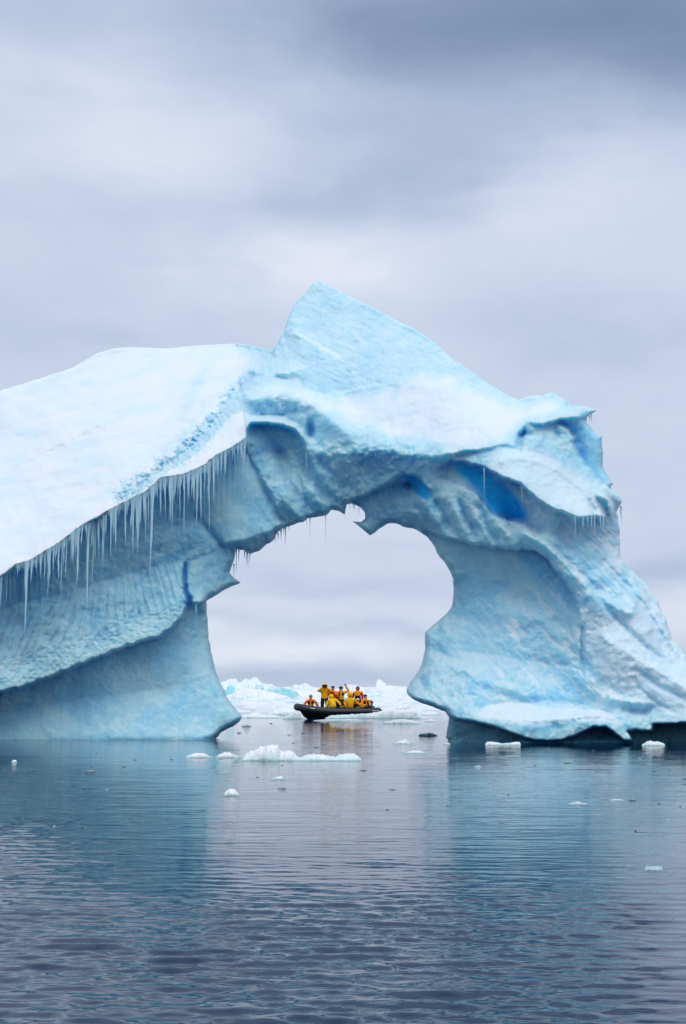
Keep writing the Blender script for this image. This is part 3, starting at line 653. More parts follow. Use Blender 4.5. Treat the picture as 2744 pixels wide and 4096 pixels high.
    snow = np.maximum(snow, 0.6 * ribz * sst(-0.1, 0.5, perlin(gx / 11 + 3, gy / 200, 33) + 0.7 * perlin(gx / 24, gy / 260, 34)))
    mid_ = sst(1500, 1700, gx) * sst(1990, 2040, gy) * sst(2200, 2140, gy)
    snow = np.maximum(snow, 0.45 * mid_ * sst(0, 0.5, fbm((gx + .5 * gy) / 40, gy / 90, 3, 97)))
    snow = snow * (1 - K['under']) * (1 - np.clip(0.75 * gm * (0.6 + 1.5 * fbm(gx / 26, gy / 26, 3, 91)), 0, 0.8))
    snow = snow * (1 - 0.22 * sst(-0.1, 0.6, fbm(gx / 300 - gy / 600, gy / 55 + gx / 260, 4, 98)) * K['snowL'] - 0.25 * np.exp(-((gx - 780 + 0.5 * (gy - 1560)) / 28) ** 2 - ((gy - 1560) / 110) ** 2))
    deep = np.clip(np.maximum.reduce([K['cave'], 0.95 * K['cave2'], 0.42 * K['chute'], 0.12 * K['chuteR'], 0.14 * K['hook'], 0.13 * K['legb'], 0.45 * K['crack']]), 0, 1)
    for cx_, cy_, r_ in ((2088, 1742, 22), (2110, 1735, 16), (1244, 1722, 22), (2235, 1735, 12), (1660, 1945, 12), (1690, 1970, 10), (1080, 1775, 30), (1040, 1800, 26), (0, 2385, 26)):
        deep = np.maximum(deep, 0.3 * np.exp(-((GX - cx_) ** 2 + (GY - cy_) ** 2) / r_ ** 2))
    clear = np.maximum(K['under'] * (0.75 + 0.25 * sst(2400, 2650, gx)), 0.8 * K['underL'] * sst(750, 850, gx))  # dark undercut ice, with the shadow below the overhangs painted in
    # soft blue veins along the creases
    for nm, a in (('snow', snow), ('deep', deep), ('clear', clear)):
        attr(me, nm, np.concatenate([a[used], a[ins]]))
    o = link('iceberg', me, M_ICE, loc=(0, REFY, 0))
    tag(o, 'huge pale blue natural iceberg arch capped with snow and framing the black boat', 'iceberg')
    DEPTH = front
    return o
def poly_dist(pts):
    best = np.full(CGX.shape, 1e9); pts = np.array(pts, float)
    for a, b in zip(pts[:-1], pts[1:]):
        d = b - a; t = np.clip(((CGX - a[0]) * d[0] + (CGY - a[1]) * d[1]) / (d @ d), 0, 1)
        best = np.minimum(best, np.hypot(CGX - a[0] - t * d[0], CGY - a[1] - t * d[1]))
    return coarse_to_grid(best)
berg = build_iceberg()

# ------------------------------------------------------------------ icicles (parts of the arch)
def icicle_mesh(k):
    rs = random.Random(k); V, F = [], []; n, rings = 6, 8
    ox = oy = 0
    for i in range(rings):
        t = i / (rings - 1); r = (1 - t) ** (0.75 + 0.4 * rs.random()) * (1 + 0.22 * rs.uniform(-1, 1)) + 0.03
        if i == 0: r *= 1.5
        ox += rs.uniform(-.25, .25); oy += rs.uniform(-.25, .25)
        for j in range(n):
            a = j / n * 2 * math.pi; V.append((ox + r * math.cos(a), oy + r * math.sin(a), -t))
    for i in range(rings - 1):
        for j in range(n): F.append((i * n + j, i * n + (j + 1) % n, (i + 1) * n + (j + 1) % n, (i + 1) * n + j)[::-1])
    me = raw_mesh('icicle_%d' % k, V, F); me.materials.append(M_ICICLE); return me
ICM = [icicle_mesh(k) for k in range(6)]
def icicle(px, py, length_px, width_px, dz=0.0, up_px=6):
    Yd = REFY + float(samp(DEPTH, px, py - up_px)) + dz
    x, z = at(px, py - 3, Yd)
    s = Yd / FPX
    o = bpy.data.objects.new('icicle', random.choice(ICM)); col.objects.link(o)
    o.parent = berg; o.location = (float(x), Yd - REFY, float(z) + 0.02)
    o.scale = (width_px * s / 2, width_px * s / 2, length_px * s); o.rotation_euler = (0, 0, random.random() * 6)
LIP = [(0,2312),(45,2293),(64,2262),(121,2247),(242,2174),(332,2104),(383,2085),(446,2040),(529,2000),(595,1966),(647,1914),(726,1905),(814,1870),(866,1827),(936,1790),(984,1757)]
def lip_y(x): return float(np.interp(x, [p[0] for p in LIP], [p[1] for p in LIP]))
BIG = [(110,250,300,17),(128,2250,90,10),(355,0,400,15),(375,0,290,9),(395,0,150,14),(412,0,210,10),(610,0,360,20),(640,0,150,12),(585,0,230,9),(690,0,240,11),(700,0,120,9),(738,0,300,8),(820,0,120,9),(838,0,340,6),(980,0,130,12),(970,0,90,10),(250,0,240,6),(28,0,130,8),(5,0,140,10),(660,0,90,10),(455,0,130,9),(565,0,130,9),(720,0,180,7),(770,0,110,9),(875,0,90,10)]
for b in BIG: icicle(b[0], lip_y(b[0]), b[2], b[3])
x = 4.0
while x < 984:
    dens = 1.0 if x > 150 else 0.7
    L = random.choice([26, 38, 55, 75, 105, 150, 190]) * random.uniform(.7, 1.3) * dens * (0.55 + 0.45 * min(1, x / 250)) * (1.0 if x < 860 else .6)
    icicle(x, lip_y(x), L, random.uniform(4.0, 9.0) + L * random.uniform(.02, .06))
    x += random.uniform(3.5, 8)
for px, py, L, w in [(955,2205,60,5),(978,2208,38,5),(986,2210,58,5),(992,2212,70,6),(1000,2216,50,5),(945,2200,110,5),(935,2260,60,4),(1100,2150,30,4),(1112,2138,35,5),(1125,2126,45,5),(1142,2112,80,6),(1135,2116,35,4),(1156,2108,26,4),
        (1240,2076,100,3),(1302,2062,130,3),(1225,2080,30,3),(1400,2018,24,3),(1418,2022,32,3),(1436,2030,36,3),(1412,2022,20,3),(903,2196,45,4),(915,2196,55,4),(890,2190,30,4),
        (785,2418,75,5),(783,2418,40,7),(700,2508,50,4),(712,2500,60,4),(728,2480,45,4),
        (1925,2188,35,4),(2485,2030,90,4),(2482,2030,55,4),(2358,1668,26,5),(2365,1662,34,5),(2365,2068,60,8),(2378,2068,70,8),(2350,2070,45,7),(2330,2072,60,5),(2088,1945,95,5),(2036,1925,45,5),(2080,1945,50,4),(1815,1815,22,5),(1502,1800,40,3),(2345,1678,22,8),
        (1225,1805,100,3),(1165,1740,60,4),(1080,1720,40,4),(2300,2070,110,4),(2400,2066,60,6),(2412,2070,110,6)]:
    icicle(px, py, L, w, up_px=8)
icicle(1936, 1876, 150, 4, up_px=14)

# ------------------------------------------------------------------ floating ice
def floe(name, prof, base_py, depth, label, cat='ice floe', mat=None, group=None, rough=0.12, seed=0, ridge=0.3, turq=0.0, nx=None, ny=14, steep=2.2, kind=None):
    """a lump of ice whose waterline is seen at row base_py; prof = [(px, top py)] along its crest"""
    Y0 = Yw(base_py); prof = np.array(prof, float)
    wpx = prof[-1, 0] - prof[0, 0]
    nx = nx or int(np.clip(wpx / 4, 12, 110))
    u = np.linspace(0, 1, nx); v = np.linspace(0, 1, ny)
    px = prof[0, 0] + u * wpx; tp = np.interp(px, prof[:, 0], prof[:, 1])
    taper = np.clip(np.minimum(u, 1 - u) * 9, 0, 1) ** 0.5
    dep = depth * (0.35 + 0.65 * taper) * (1 + 0.3 * fbm(u * 6, u * 0 + seed, 3, seed))
    Yr = Y0 + dep * ridge
    _, H = at(px, tp, Yr); H = np.maximum(H, 0.012)
    Vv = np.tile(v[:, None], (1, nx)); U = np.tile(u[None], (ny, 1))
    rise = np.where(Vv < ridge, (1 - (1 - Vv / ridge) ** steep), ((1 - (Vv - ridge) / (1 - ridge))) ** 0.8)
    s = Y0 / FPX
    sh = np.minimum(1, np.clip(np.minimum(U, 1 - U) * (14 if wpx > 120 else 3.2), 0, 1) ** 0.6)
    Z = H[None] * rise * np.maximum(sh, 0.1)
    Yg = Y0 + (0.12 * depth * fbm(U * 7, Vv * 0 + 3 + seed, 3, seed + 2)) * (1 - Vv) * taper[None] + dep[None] * Vv
    Xg = (px[None] - 1372) / FPX * Y0 + 0 * Vv
    xm = 0.5 * (Xg[0, 0] + Xg[0, -1])
    Xg = Xg + (Yg - Y0) * (px[None] - 1372) / FPX                  # keeps each crest over its own waterline
    f = 1.0 / max(0.15, 0.5 * float(H.max()))
    hs = float(H.max())
    Z = Z + rough * hs * (1.5 * fbm(Xg * f * 2.1 + seed, Yg * f * 2.1, 4, seed + 4) * np.minimum(rise * 1.6, 1) * (H[None] / hs) ** 0.6)
    Yg = Yg + rough * hs * 1.3 * fbm(Xg * f * 1.1, Z * f * 1.8 + seed, 3, seed + 6) * (rise > 0)
    rim = (Vv == 0) | (Vv == 1) | (U == 0) | (U == 1)
    Z = np.where(rim, -0.12, Z)
    n = nx * ny; idx = np.arange(n).reshape(ny, nx)
    F = np.stack([idx[:-1, :-1], idx[:-1, 1:], idx[1:, 1:], idx[1:, :-1]], -1).reshape(-1, 4)
    V = np.stack([Xg - xm, Yg - Y0, Z], -1).reshape(-1, 3)
    # underside
    ring = np.concatenate([idx[0, :], idx[1:, -1], idx[-1, -2::-1], idx[-2:0:-1, 0]])
    Vb = V[ring] * np.array([0.8, 0.8, 1]) + np.array([0, dep.mean() * 0.1, -0.25]); nb = len(V)
    V = np.vstack([V, Vb, [[0, dep.mean() * 0.5, -0.4]]]); m_ = len(ring)
    a = np.arange(m_); b = (a + 1) % m_
    F = np.vstack([F, np.stack([ring[a], nb + a, nb + b, ring[b]], -1)])
    me = raw_mesh(name, V, F)
    attr(me, 'snow', np.concatenate([np.clip((Z / max(hs, .05)).ravel() + 0.15 - turq + 0.5 * fbm(Xg * f, Yg * f, 3, seed + 9).ravel(), 0, 1), np.zeros(m_ + 1)]))
    o = link(name, me, mat or M_FLOE, loc=(xm, Y0, 0))
    tag(o, label, cat, group, kind)
    return o

G = 'ice floes and growlers drifting around the arch'
# foreground floe, below the opening
floe('ice_floe', [(968,3022),(990,3008),(1015,3000),(1030,2998),(1040,2990),(1065,2984),(1085,2982),(1105,2980),(1112,2980),(1120,2984),(1124,3003),(1136,3008),(1146,3004),(1165,3004),(1180,3012),(1190,3024),(1205,3032),(1225,3020),(1240,3018),(1262,3018),(1285,3017),(1300,3019),(1318,3026),(1332,3024),(1340,3030),(1360,3018),(1385,3015),(1420,3015),(1440,3020),(1450,3036)], 3044, 1.3,
     'longest lumpy white floe floating alone on the water below the opening of the arch', group=G, seed=1, rough=0.2, ny=20, nx=150)
floe('ice_floe', [(865,3024),(880,3012),(895,3012),(905,3008),(925,3010),(935,3014),(942,3020),(980,3024)], 3031, .5, 'thin ragged white floe farthest left of the lumpy floe row below the arch', group=G, seed=2, nx=50)
floe('ice_floe', [(742,3026),(757,3018),(775,3017),(790,3012),(810,3012),(832,3014),(842,3022),(862,3026)], 3031, .5, 'flat broken white floe with thin overhanging slab left of the long lumpy floe', group=G, seed=3, nx=50)
floe('ice_floe', [(1080,3114),(1110,3110),(1130,3102),(1140,3108),(1144,3113)], 3119, .5, 'small pointed white floe on a dark flat base below the long lumpy floe', group=G, seed=5, nx=30, mat=M_FLOE)
floe('ice_floe', [(902,3160),(908,3156),(930,3155),(950,3158),(962,3168),(967,3180)], 3184, .5, 'small rounded white growler drifting by itself lower left of the opening', group=G, seed=6, nx=26)
floe('ice_floe', [(1566,2972),(1590,2965),(1612,2957),(1622,2957),(1635,2966),(1655,2972)], 2976, .9, 'low white floe with a small central cone left of the right leg', group=G, seed=7, nx=34)
floe('ice_floe', [(1594,3012),(1620,3008),(1650,3002),(1665,3001),(1690,3004),(1704,3010)], 3014, .8, 'low flat white floe just below the coned floe near the right leg', group=G, seed=8, nx=34)
floe('ice_floe', [(1930,2974),(1940,2967),(1965,2967),(1985,2971),(2000,2974),(2030,2972),(2050,2968),(2070,2967),(2077,2974)], 2981, .7, 'white floe with two humps floating against the undercut of the right leg', group=G, seed=9, nx=44, steep=2.2, rough=.25)
floe('ice_floe', [(2550,2974),(2565,2966),(2580,2962),(2600,2967),(2630,2966),(2644,2968),(2646,2978)], 2983, .8, 'blocky white floe in front of the dark blue cave at the right edge', group=G, seed=10, nx=34, steep=2.2, rough=.3)
floe('ice_floe', [(2254,3214),(2275,3210),(2298,3206),(2310,3211),(2336,3214)], 3219, .5, 'slim white floe on the blue reflection of the right leg', group=G, seed=11, nx=26)
floe('ice_floe', [(2420,3200),(2440,3195),(2460,3196),(2478,3201)], 3204, .4, 'thin pale floe touching a flat dark slab on the right leg reflection', group=G, seed=12, nx=22)
floe('ice_floe', [(1888,3066),(1905,3062),(1918,3063)], 3068, .3, 'tiny white floe below the two humped floe', group=G, seed=13, nx=16)
floe('ice_floe', [(2548,3476),(2575,3470),(2605,3470),(2625,3477)], 3482, .4, 'pale submerged floe in the lighter water near the right border', group=G, seed=14, nx=24)
floe('ice_floe', [(62,3045),(70,3040),(82,3040),(88,3046)], 3050, .4, 'tiny white floe alone on the reflection of the left leg', group=G, seed=15, nx=14)
floe('ice_floe', [(1675,2872),(1685,2868),(1700,2869),(1712,2872)], 2875, .7, 'small white floe left of the green ice under the right leg', group=G, seed=16, nx=20)
floe('ice_floe', [(968,2904),(985,2898),(995,2897),(1012,2904)], 2907, 1.0, 'small low white floe just off the tip of the left leg', group=G, seed=17, nx=24)
floe('ice_floe', [(1762,2976),(1780,2970),(1800,2973)], 2978, .6, 'pale low floe in front of the inner foot of the right leg', group=G, seed=18, nx=18)
# clear dark lumps
floe('growler', [(1668,2940),(1672,2928),(1678,2928),(1690,2934),(1712,2931),(1730,2932),(1748,2940)], 2944, .8, 'dark green clear lump of ice left of the right leg', 'growler', M_LUMP, G, seed=20, nx=30)
floe('growler', [(2490,3200),(2505,3196),(2522,3197),(2527,3201)], 3204, .3, 'flat dark slab at the right end of the thin pale floe', 'growler', M_DARK, G, seed=21, nx=18)
floe('growler', [(2708,3110),(2722,3106),(2744,3107),(2760,3112)], 3116, .4, 'upper of two dark lumps at the right border of the water', 'growler', M_DARK, G, seed=23, nx=18)
floe('growler', [(2704,3137),(2725,3134),(2740,3136)], 3139, .3, 'lower of two dark lumps at the right border of the water', 'growler', M_DARK, G, seed=24, nx=18)
floe('growler', [(2240,3050),(2255,3045),(2276,3050)], 3053, .4, 'dark lump below the middle of the right leg undercut', 'growler', M_DARK, G, seed=25, nx=16)
floe('growler', [(1550,3160),(1568,3157),(1582,3159)], 3161, .25, 'dark sliver in the light water right of the pointed floe', 'growler', M_DARK, G, seed=26, nx=14)
floe('growler', [(1438,3081),(1455,3079),(1468,3081)], 3083, .25, 'dark sliver below the right end of the long lumpy floe', 'growler', M_DARK, G, seed=27, nx=14)
floe('growler', [(1254,2987),(1268,2985),(1280,2987)], 2990, .3, 'dark sliver above the long lumpy floe', 'growler', M_DARK, G, seed=28, nx=14)
floe('growler', [(1110,3153),(1135,3150),(1142,3145),(1150,3154)], 3157, .3, 'dark lump with a pale tip below the pointed floe', 'growler', M_DARK, G, seed=29, nx=16)
floe('growler', [(350,3084),(372,3082),(395,3081),(398,3086)], 3089, .3, 'small dark lump on the reflection of the left leg', 'growler', M_DARK, G, seed=30, nx=16)


rs = random.Random(5)
for i in range(46):                                            # slivers nothing tells apart
    py = rs.choice([rs.uniform(2885, 3140), rs.uniform(2960, 3330)])
    px = rs.uniform(900, 1760) if py < 2975 else rs.uniform(60, 2700)
    w = rs.uniform(8, 24)
    m_ = rs.choice([M_DARK, M_DARK, M_FLOE])
    zone = ('beyond the opening of the arch' if py < 2950 else 'on the reflection of the left leg' if px < 850 else 'on the pale strip of water below the opening' if px < 1780 else 'on the reflection of the right leg' if px < 2450 else 'in the lighter water at the right border')
    floe('ice_chip', [(px, py - 1.5), (px + w / 2, py - rs.uniform(1.8, 2.6)), (px + w, py - 1.5)], py, .12, '%s sliver of ice floating flat %s' % ('small pale' if m_ is M_FLOE else 'small dark', zone), 'ice chip',
         m_, 'ice slivers scattered on the water', seed=40 + i, nx=8, ny=6)

# ice around the boat
G2 = 'ice floes around the boat'
floe('ice_floe', [(1298,2868),(1320,2862),(1400,2858),(1470,2854),(1505,2849),(1530,2842),(1560,2837),(1600,2840),(1640,2838),(1672,2846),(1692,2860)], 2874, 1.1, 'long low grey and white floe in front of the boat stern', group=G2, seed=60, rough=.14, turq=.25, nx=100, steep=3)
floe('ice_floe', [(1520,2836),(1560,2832),(1600,2822),(1636,2815),(1638,2838),(1690,2842),(1696,2848)], 2852, 1.6, 'tilted white wedge of ice rising behind the long grey floe', group=G2, seed=61, rough=.06, nx=50, steep=4)
floe('ice_floe', [(1528,2888),(1560,2882),(1600,2876),(1640,2880),(1670,2886),(1678,2890)], 2895, 1.4, 'flat white floe just below the long grey floe', group=G2, seed=62, nx=50)
floe('ice_floe', [(1130,2868),(1150,2858),(1170,2858),(1178,2848),(1195,2844),(1205,2850),(1213,2862),(1222,2870),(1232,2874)], 2876, 1.0, 'lumpy white floe under the raised bow of the boat', group=G2, seed=63, rough=.25, nx=60, steep=4)
floe('ice_floe', [(1072,2852),(1100,2842),(1140,2838),(1180,2838),(1200,2846)], 2860, 1.8, 'smooth pale floe with a blue side left of the bow', group=G2, seed=64, rough=.05, turq=.2, nx=40)
floe('ice_floe', [(968,2862),(1000,2856),(1050,2857),(1100,2860),(1130,2866)], 2872, 1.8, 'wide flat white floe between the left leg and the boat', group=G2, seed=65, rough=.1, nx=50)
floe('ice_floe', [(1250,2881),(1300,2878),(1360,2880),(1400,2877),(1460,2881)], 2883, 1.0, 'flat slushy floe in front of the middle of the boat', group=G2, seed=66, rough=.2, nx=60)
floe('ice_floe', [(950,2838),(958,2834),(970,2840)], 2843, .8, 'tiny white floe off the edge of the left leg', group=G2, seed=67, nx=16)
floe('ice_floe', [(1690,2884),(1720,2878),(1745,2882)], 2886, .8, 'small white floe between the flat floe and the right leg', group=G2, seed=68, nx=22)
floe('growler', [(1545,2818),(1562,2809),(1580,2808),(1600,2812),(1612,2818)], 2820, 1.5, 'dark grey lump of ice behind the tilted white wedge', 'growler', M_DARK, G2, seed=69, nx=28)
floe('ice_floe', [(1500,2800),(1520,2788),(1560,2782),(1600,2788),(1640,2794)], 2800, 8, 'broad low pack of white ice right of the engine', group=G2, seed=70, rough=.12, mat=M_FAR, nx=70)
floe('ice_floe', [(1660,2830),(1700,2822),(1740,2826),(1780,2834)], 2836, 2, 'flat white floe beside the overhang of the right leg', group=G2, seed=71, rough=.12, nx=50)
floe('ice_floe', [(905,2808),(960,2802),(1000,2806),(1060,2801),(1110,2806),(1200,2808)], 2811, 6, 'long flat floe along the foot of the turquoise iceberg', group=G2, seed=72, rough=.2, mat=M_FAR, nx=80)
# far bergs
G3 = 'small icebergs behind the arch'
floe('iceberg', [(780,2735),(850,2733),(875,2730),(888,2728),(905,2724),(920,2718),(935,2711),(948,2714),(958,2727),(975,2720),(990,2717),(1000,2722),(1015,2713),(1030,2713),(1042,2722),(1060,2734),(1075,2734),(1100,2744),(1130,2752),(1170,2760),(1195,2770),(1212,2785),(1220,2803)], 2801, 14, 'large turquoise and white iceberg behind the left leg', 'iceberg', M_TURQ, G3, seed=80, rough=.13, turq=.2, nx=140, ny=26, steep=1.5)
floe('iceberg', [(895,2795),(905,2780),(925,2778),(945,2768),(965,2756),(985,2751),(1010,2753),(1040,2756),(1065,2763),(1100,2771),(1150,2784),(1180,2800)], 2806, 6, 'smooth pale white mound in front of the turquoise iceberg', 'iceberg', M_FAR, G3, seed=81, rough=.06, turq=-.1, nx=100, ny=20)
floe('iceberg', [(1130,2762),(1165,2750),(1175,2740),(1185,2737),(1198,2742),(1208,2735),(1225,2732),(1240,2740),(1252,2748),(1290,2754),(1330,2758)], 2775, 30, 'white twin humped iceberg left of the standing passengers', 'iceberg', M_FAR, G3, seed=82, rough=.09, turq=-.2, nx=90, ny=18)
floe('iceberg', [(1330,2762),(1350,2754),(1380,2741),(1400,2738),(1425,2740),(1440,2746),(1470,2752)], 2776, 30, 'rounded white iceberg behind the waving passenger', 'iceberg', M_FAR, G3, seed=83, rough=.06, turq=-.2, nx=70, ny=18)
floe('iceberg', [(1475,2762),(1490,2748),(1500,2730),(1508,2719),(1515,2717),(1524,2720),(1540,2733),(1555,2743),(1570,2752)], 2772, 30, 'pyramid shaped white iceberg left of the right leg', 'iceberg', M_FAR, G3, seed=84, rough=.05, turq=-.3, nx=60, ny=18)
floe('iceberg', [(1430,2750),(1470,2748),(1560,2748),(1600,2746),(1660,2747),(1740,2746),(1800,2752)], 2772, 60, 'long flat white ice shelf around the pyramid iceberg', 'iceberg', M_FAR, G3, seed=85, rough=.08, turq=-.3, nx=90, ny=16)
floe('iceberg', [(1060,2756),(1100,2750),(1160,2748),(1200,2748),(1330,2752),(1400,2750),(1460,2750)], 2766, 50, 'low distant white ice ridge at the horizon behind the boat', 'iceberg', M_FAR, G3, seed=86, rough=.2, turq=-.2, nx=90, ny=12)
# brash ice beyond the boat, as far as the horizon
def brash():
    rs = np.random.RandomState(9); V, F = [], []; k = 0
    for i in range(4200):
        Y = 108 + 900 * rs.rand() ** 1.8; X = (rs.rand() - 0.5) * Y * 0.55 + rs.normal(0, 2)
        if rs.rand() < 0.35 and Y < 210 and X < -2: continue
        if Y < 150 and rs.rand() < 0.75: continue
        r = (0.4 + 2.2 * rs.rand() ** 2) * (Y / 160) ** 0.6; h = r * rs.uniform(.05, .22) * (1 + 1.2 * (rs.rand() < .12))
        n = 9; an = np.arange(n) / n * 2 * np.pi + rs.rand(); rr = r * (1 + 0.35 * rs.uniform(-1, 1, n))
        asp = rs.uniform(1.0, 1.8)
        V += [(X + asp * a * math.cos(t), Y + a * math.sin(t), -0.05) for a, t in zip(rr, an)]
        V += [(X + asp * a * .8 * math.cos(t), Y + a * .8 * math.sin(t), h * rs.uniform(.5, 1.1)) for a, t in zip(rr, an)]
        V += [(X + rs.uniform(-.3, .3) * r, Y, h * rs.uniform(.9, 1.5))]
        for j in range(n):
            j2 = (j + 1) % n; F.append((k + j, k + j2, k + n + j2)); F.append((k + j, k + n + j2, k + n + j)); F.append((k + n + j, k + n + j2, k + 2 * n))
        k += 2 * n + 1
    me = raw_mesh('brash_ice', V, F, smooth=False)
    attr(me, 'snow', rs.uniform(.3, 1, len(V)))
    o = link('brash_ice', me, M_FAR); tag(o, 'loose field of broken white brash ice on the sea beyond the boat', 'brash ice', kind='stuff')
brash()

# ------------------------------------------------------------------ the boat
BOAT_Y, BOAT_X, YAW = 98.4, -0.38, R(14)
boat = bpy.data.objects.new('inflatable_boat', None); col.objects.link(boat)
boat.location = (BOAT_X, BOAT_Y, 0); boat.rotation_euler = (0, 0, math.pi + YAW)      # local +x is the bow, local +y the near side
tag(boat, 'black rubber inflatable boat full of passengers in yellow and orange', 'boat')
BMAT = boat.matrix_basis.copy()
M_RUB = plain('black_rubber', (0.016, 0.018, 0.026), 0.42, 0.5, 0.3, 6, 0.2)
M_HULL = plain('black_hull', (0.008, 0.009, 0.012), 0.5, 0.4)
M_DECK = plain('dark_deck', (0.03, 0.03, 0.032), 0.8, 0.2)
M_WHITE = plain('white_print', (0.75, 0.75, 0.72), 0.5, 0.3, 0.05)
M_COWL = plain('outboard_cowl', (0.03, 0.045, 0.06), 0.25, 0.6)
M_METAL = plain('grey_metal', (0.25, 0.25, 0.26), 0.35, 0.6)
def tube(path, radii, n=16, cap=True):
    V, F = [], []; path = [Vector(p) for p in path]
    for i, p in enumerate(path):
        t = (path[min(i + 1, len(path) - 1)] - path[max(i - 1, 0)]).normalized()
        s = t.cross(Vector((0, 0, 1)));
        if s.length < 1e-4: s = Vector((1, 0, 0))
        s.normalize(); u_ = s.cross(t)
        for j in range(n):
            a = 2 * math.pi * j / n; V.append(tuple(p + radii[i] * (math.cos(a) * s + math.sin(a) * u_)))
    for i in range(len(path) - 1):
        for j in range(n): F.append((i * n + j, (i + 1) * n + j, (i + 1) * n + (j + 1) % n, i * n + (j + 1) % n))
    return V, F
def smooth_path(pts, k=6):
    P = [Vector(p) for p in pts]; out = []
    for i in range(len(P) - 1):
        p0, p1, p2, p3 = P[max(i - 1, 0)], P[i], P[i + 1], P[min(i + 2, len(P) - 1)]
        for j in range(k):
            t = j / k
            out.append(0.5 * ((2 * p1) + (p2 - p0) * t + (2 * p0 - 5 * p1 + 4 * p2 - p3) * t * t + (-p0 + 3 * p1 - 3 * p2 + p3) * t ** 3))
    out.append(P[-1]); return out
half = [(-2.66, .84, .42), (-2.3, .84, .42), (-1, .86, .42), (.6, .86, .43), (1.5, .80, .50), (2.15, .62, .59), (2.65, .33, .68), (2.82, 0, .72)]
path = smooth_path(half + [(x_, -y_, z_) for x_, y_, z_ in half[-2::-1]])
V, F = tube(path, [0.245] * len(path)); link('pontoon', raw_mesh('pontoon', V, F), M_RUB, boat)
for s_ in (1, -1):
    V, F = tube([(-2.62, s_ * .84, .42), (-2.74, s_ * .84, .42), (-2.88, s_ * .84, .40), (-3.03, s_ * .84, .38)], [.25, .235, .15, .03]); link('pontoon_cone', raw_mesh('pontoon_cone', V, F), M_RUB, boat)
    V, F = tube(smooth_path([(x_, s_ * (y_ + (.25 if i_ < 4 else .2)), z_ - .02) for i_, (x_, y_, z_) in enumerate(half[:-2])], 4), [.035] * 21, 6); link('rubbing_strake', raw_mesh('rubbing_strake', V, F), M_HULL, boat)
    lp = smooth_path([(-2.1 + .22 * i_, s_ * .98, .655 - .03 * (i_ % 2)) for i_ in range(17)], 2); V, F = tube(lp, [.014] * len(lp), 5); link('grab_line', raw_mesh('grab_line', V, F), M_DECK, boat)
V, F = [], []
secs = [(-2.5, -.16, .72, .30), (-1, -.2, .74, .28), (.6, -.22, .74, .3), (1.5, -.2, .66, .38), (2.0, -.12, .5, .5), (2.35, .05, .3, .6), (2.6, .4, .1, .68)]
for x_, kz, w_, cz in secs:
    V += [(x_, -w_, cz), (x_, -w_ * .8, cz * .35 + kz * .4), (x_, 0, kz), (x_, w_ * .8, cz * .35 + kz * .4), (x_, w_, cz), (x_, 0, cz)]
for i_ in range(len(secs) - 1):
    for j_ in range(6): F.append((i_ * 6 + j_, (i_ + 1) * 6 + j_, (i_ + 1) * 6 + (j_ + 1) % 6, i_ * 6 + (j_ + 1) % 6))
F.append((0, 1, 2, 5)); F.append((5, 2, 3, 4))
link('hull', raw_mesh('hull', V, F, False), M_HULL, boat)
def box(name, c, d, mat, parent, bev=0.02, rot=None):
    bm = bmesh.new(); bmesh.ops.create_cube(bm, size=1)
    for v_ in bm.verts: v_.co = Vector((v_.co.x * d[0], v_.co.y * d[1], v_.co.z * d[2]))
    bmesh.ops.bevel(bm, geom=bm.edges[:], offset=bev, segments=2, affect='EDGES')
    if rot: bmesh.ops.rotate(bm, verts=bm.verts, cent=(0, 0, 0), matrix=rot)
    for v_ in bm.verts: v_.co += Vector(c)
    me = bpy.data.meshes.new(name); bm.to_mesh(me); bm.free()
    return link(name, me, mat, parent)
box('deck', (-.4, 0, .32), (4.6, 1.3, .05), M_DECK, boat)
box('transom', (-2.45, 0, .48), (.06, 1.3, .45), M_HULL, boat)
# outboard engine : part with its own pieces
bm = bmesh.new(); bmesh.ops.create_uvsphere(bm, u_segments=20, v_segments=12, radius=1)
for v_ in bm.verts:
    x_, y_, z_ = v_.co; k_ = 1 if z_ > 0 else .75
    v_.co = Vector((-2.27 + .30 * np.sign(x_) * abs(x_) ** .6 * k_ + .05 * z_, .17 * np.sign(y_) * abs(y_) ** .7 * k_, .93 + .24 * np.sign(z_) * abs(z_) ** .7))
for f_ in bm.faces: f_.smooth = True
me = bpy.data.meshes.new('outboard_engine'); bm.to_mesh(me); bm.free(); eng = link('outboard_engine', me, M_COWL, boat)
box('engine_leg', (-2.55, 0, .35), (.16, .1, .85), M_METAL, eng); box('engine_band', (-2.27, 0, .76), (.42, .27, .05), M_METAL, eng)
# illegible white prints on the tube
def decal(x0, x1, z, h, bits):
    bm = bmesh.new(); r_ = random.Random(3); x_ = x0; st = (x1 - x0) / bits
    for i_ in range(bits):
        w_ = st * .82; hh = h * (1.0 if i_ in (0, bits - 1) else r_.uniform(.6, .8))
        def tp(X, dz):
            # nearest point of the tube path on the near side
            b_ = min((p for p in path if p.y > 0), key=lambda p: abs(p.x - X))
            a_ = math.asin(max(-.9, min(.9, (dz) / .245)))
            return (X, b_.y + .249 * math.cos(a_), b_.z + .249 * math.sin(a_))
        q_ = [bm.verts.new(tp(X, dz)) for X, dz in ((x_, z), (x_ + w_, z), (x_ + w_, z + hh), (x_, z + hh))]
        bm.faces.new(q_); x_ += st
    me = bpy.data.meshes.new('lettering'); bm.to_mesh(me); bm.free()
    o = link('lettering', me, M_WHITE, boat); md = o.modifiers.new('s', 'SOLIDIFY'); md.thickness = .012; md.offset = 0; return o
decal(1.83, 2.16, .05, .075, 6); decal(-2.62, -2.2, -.02, .1, 7)

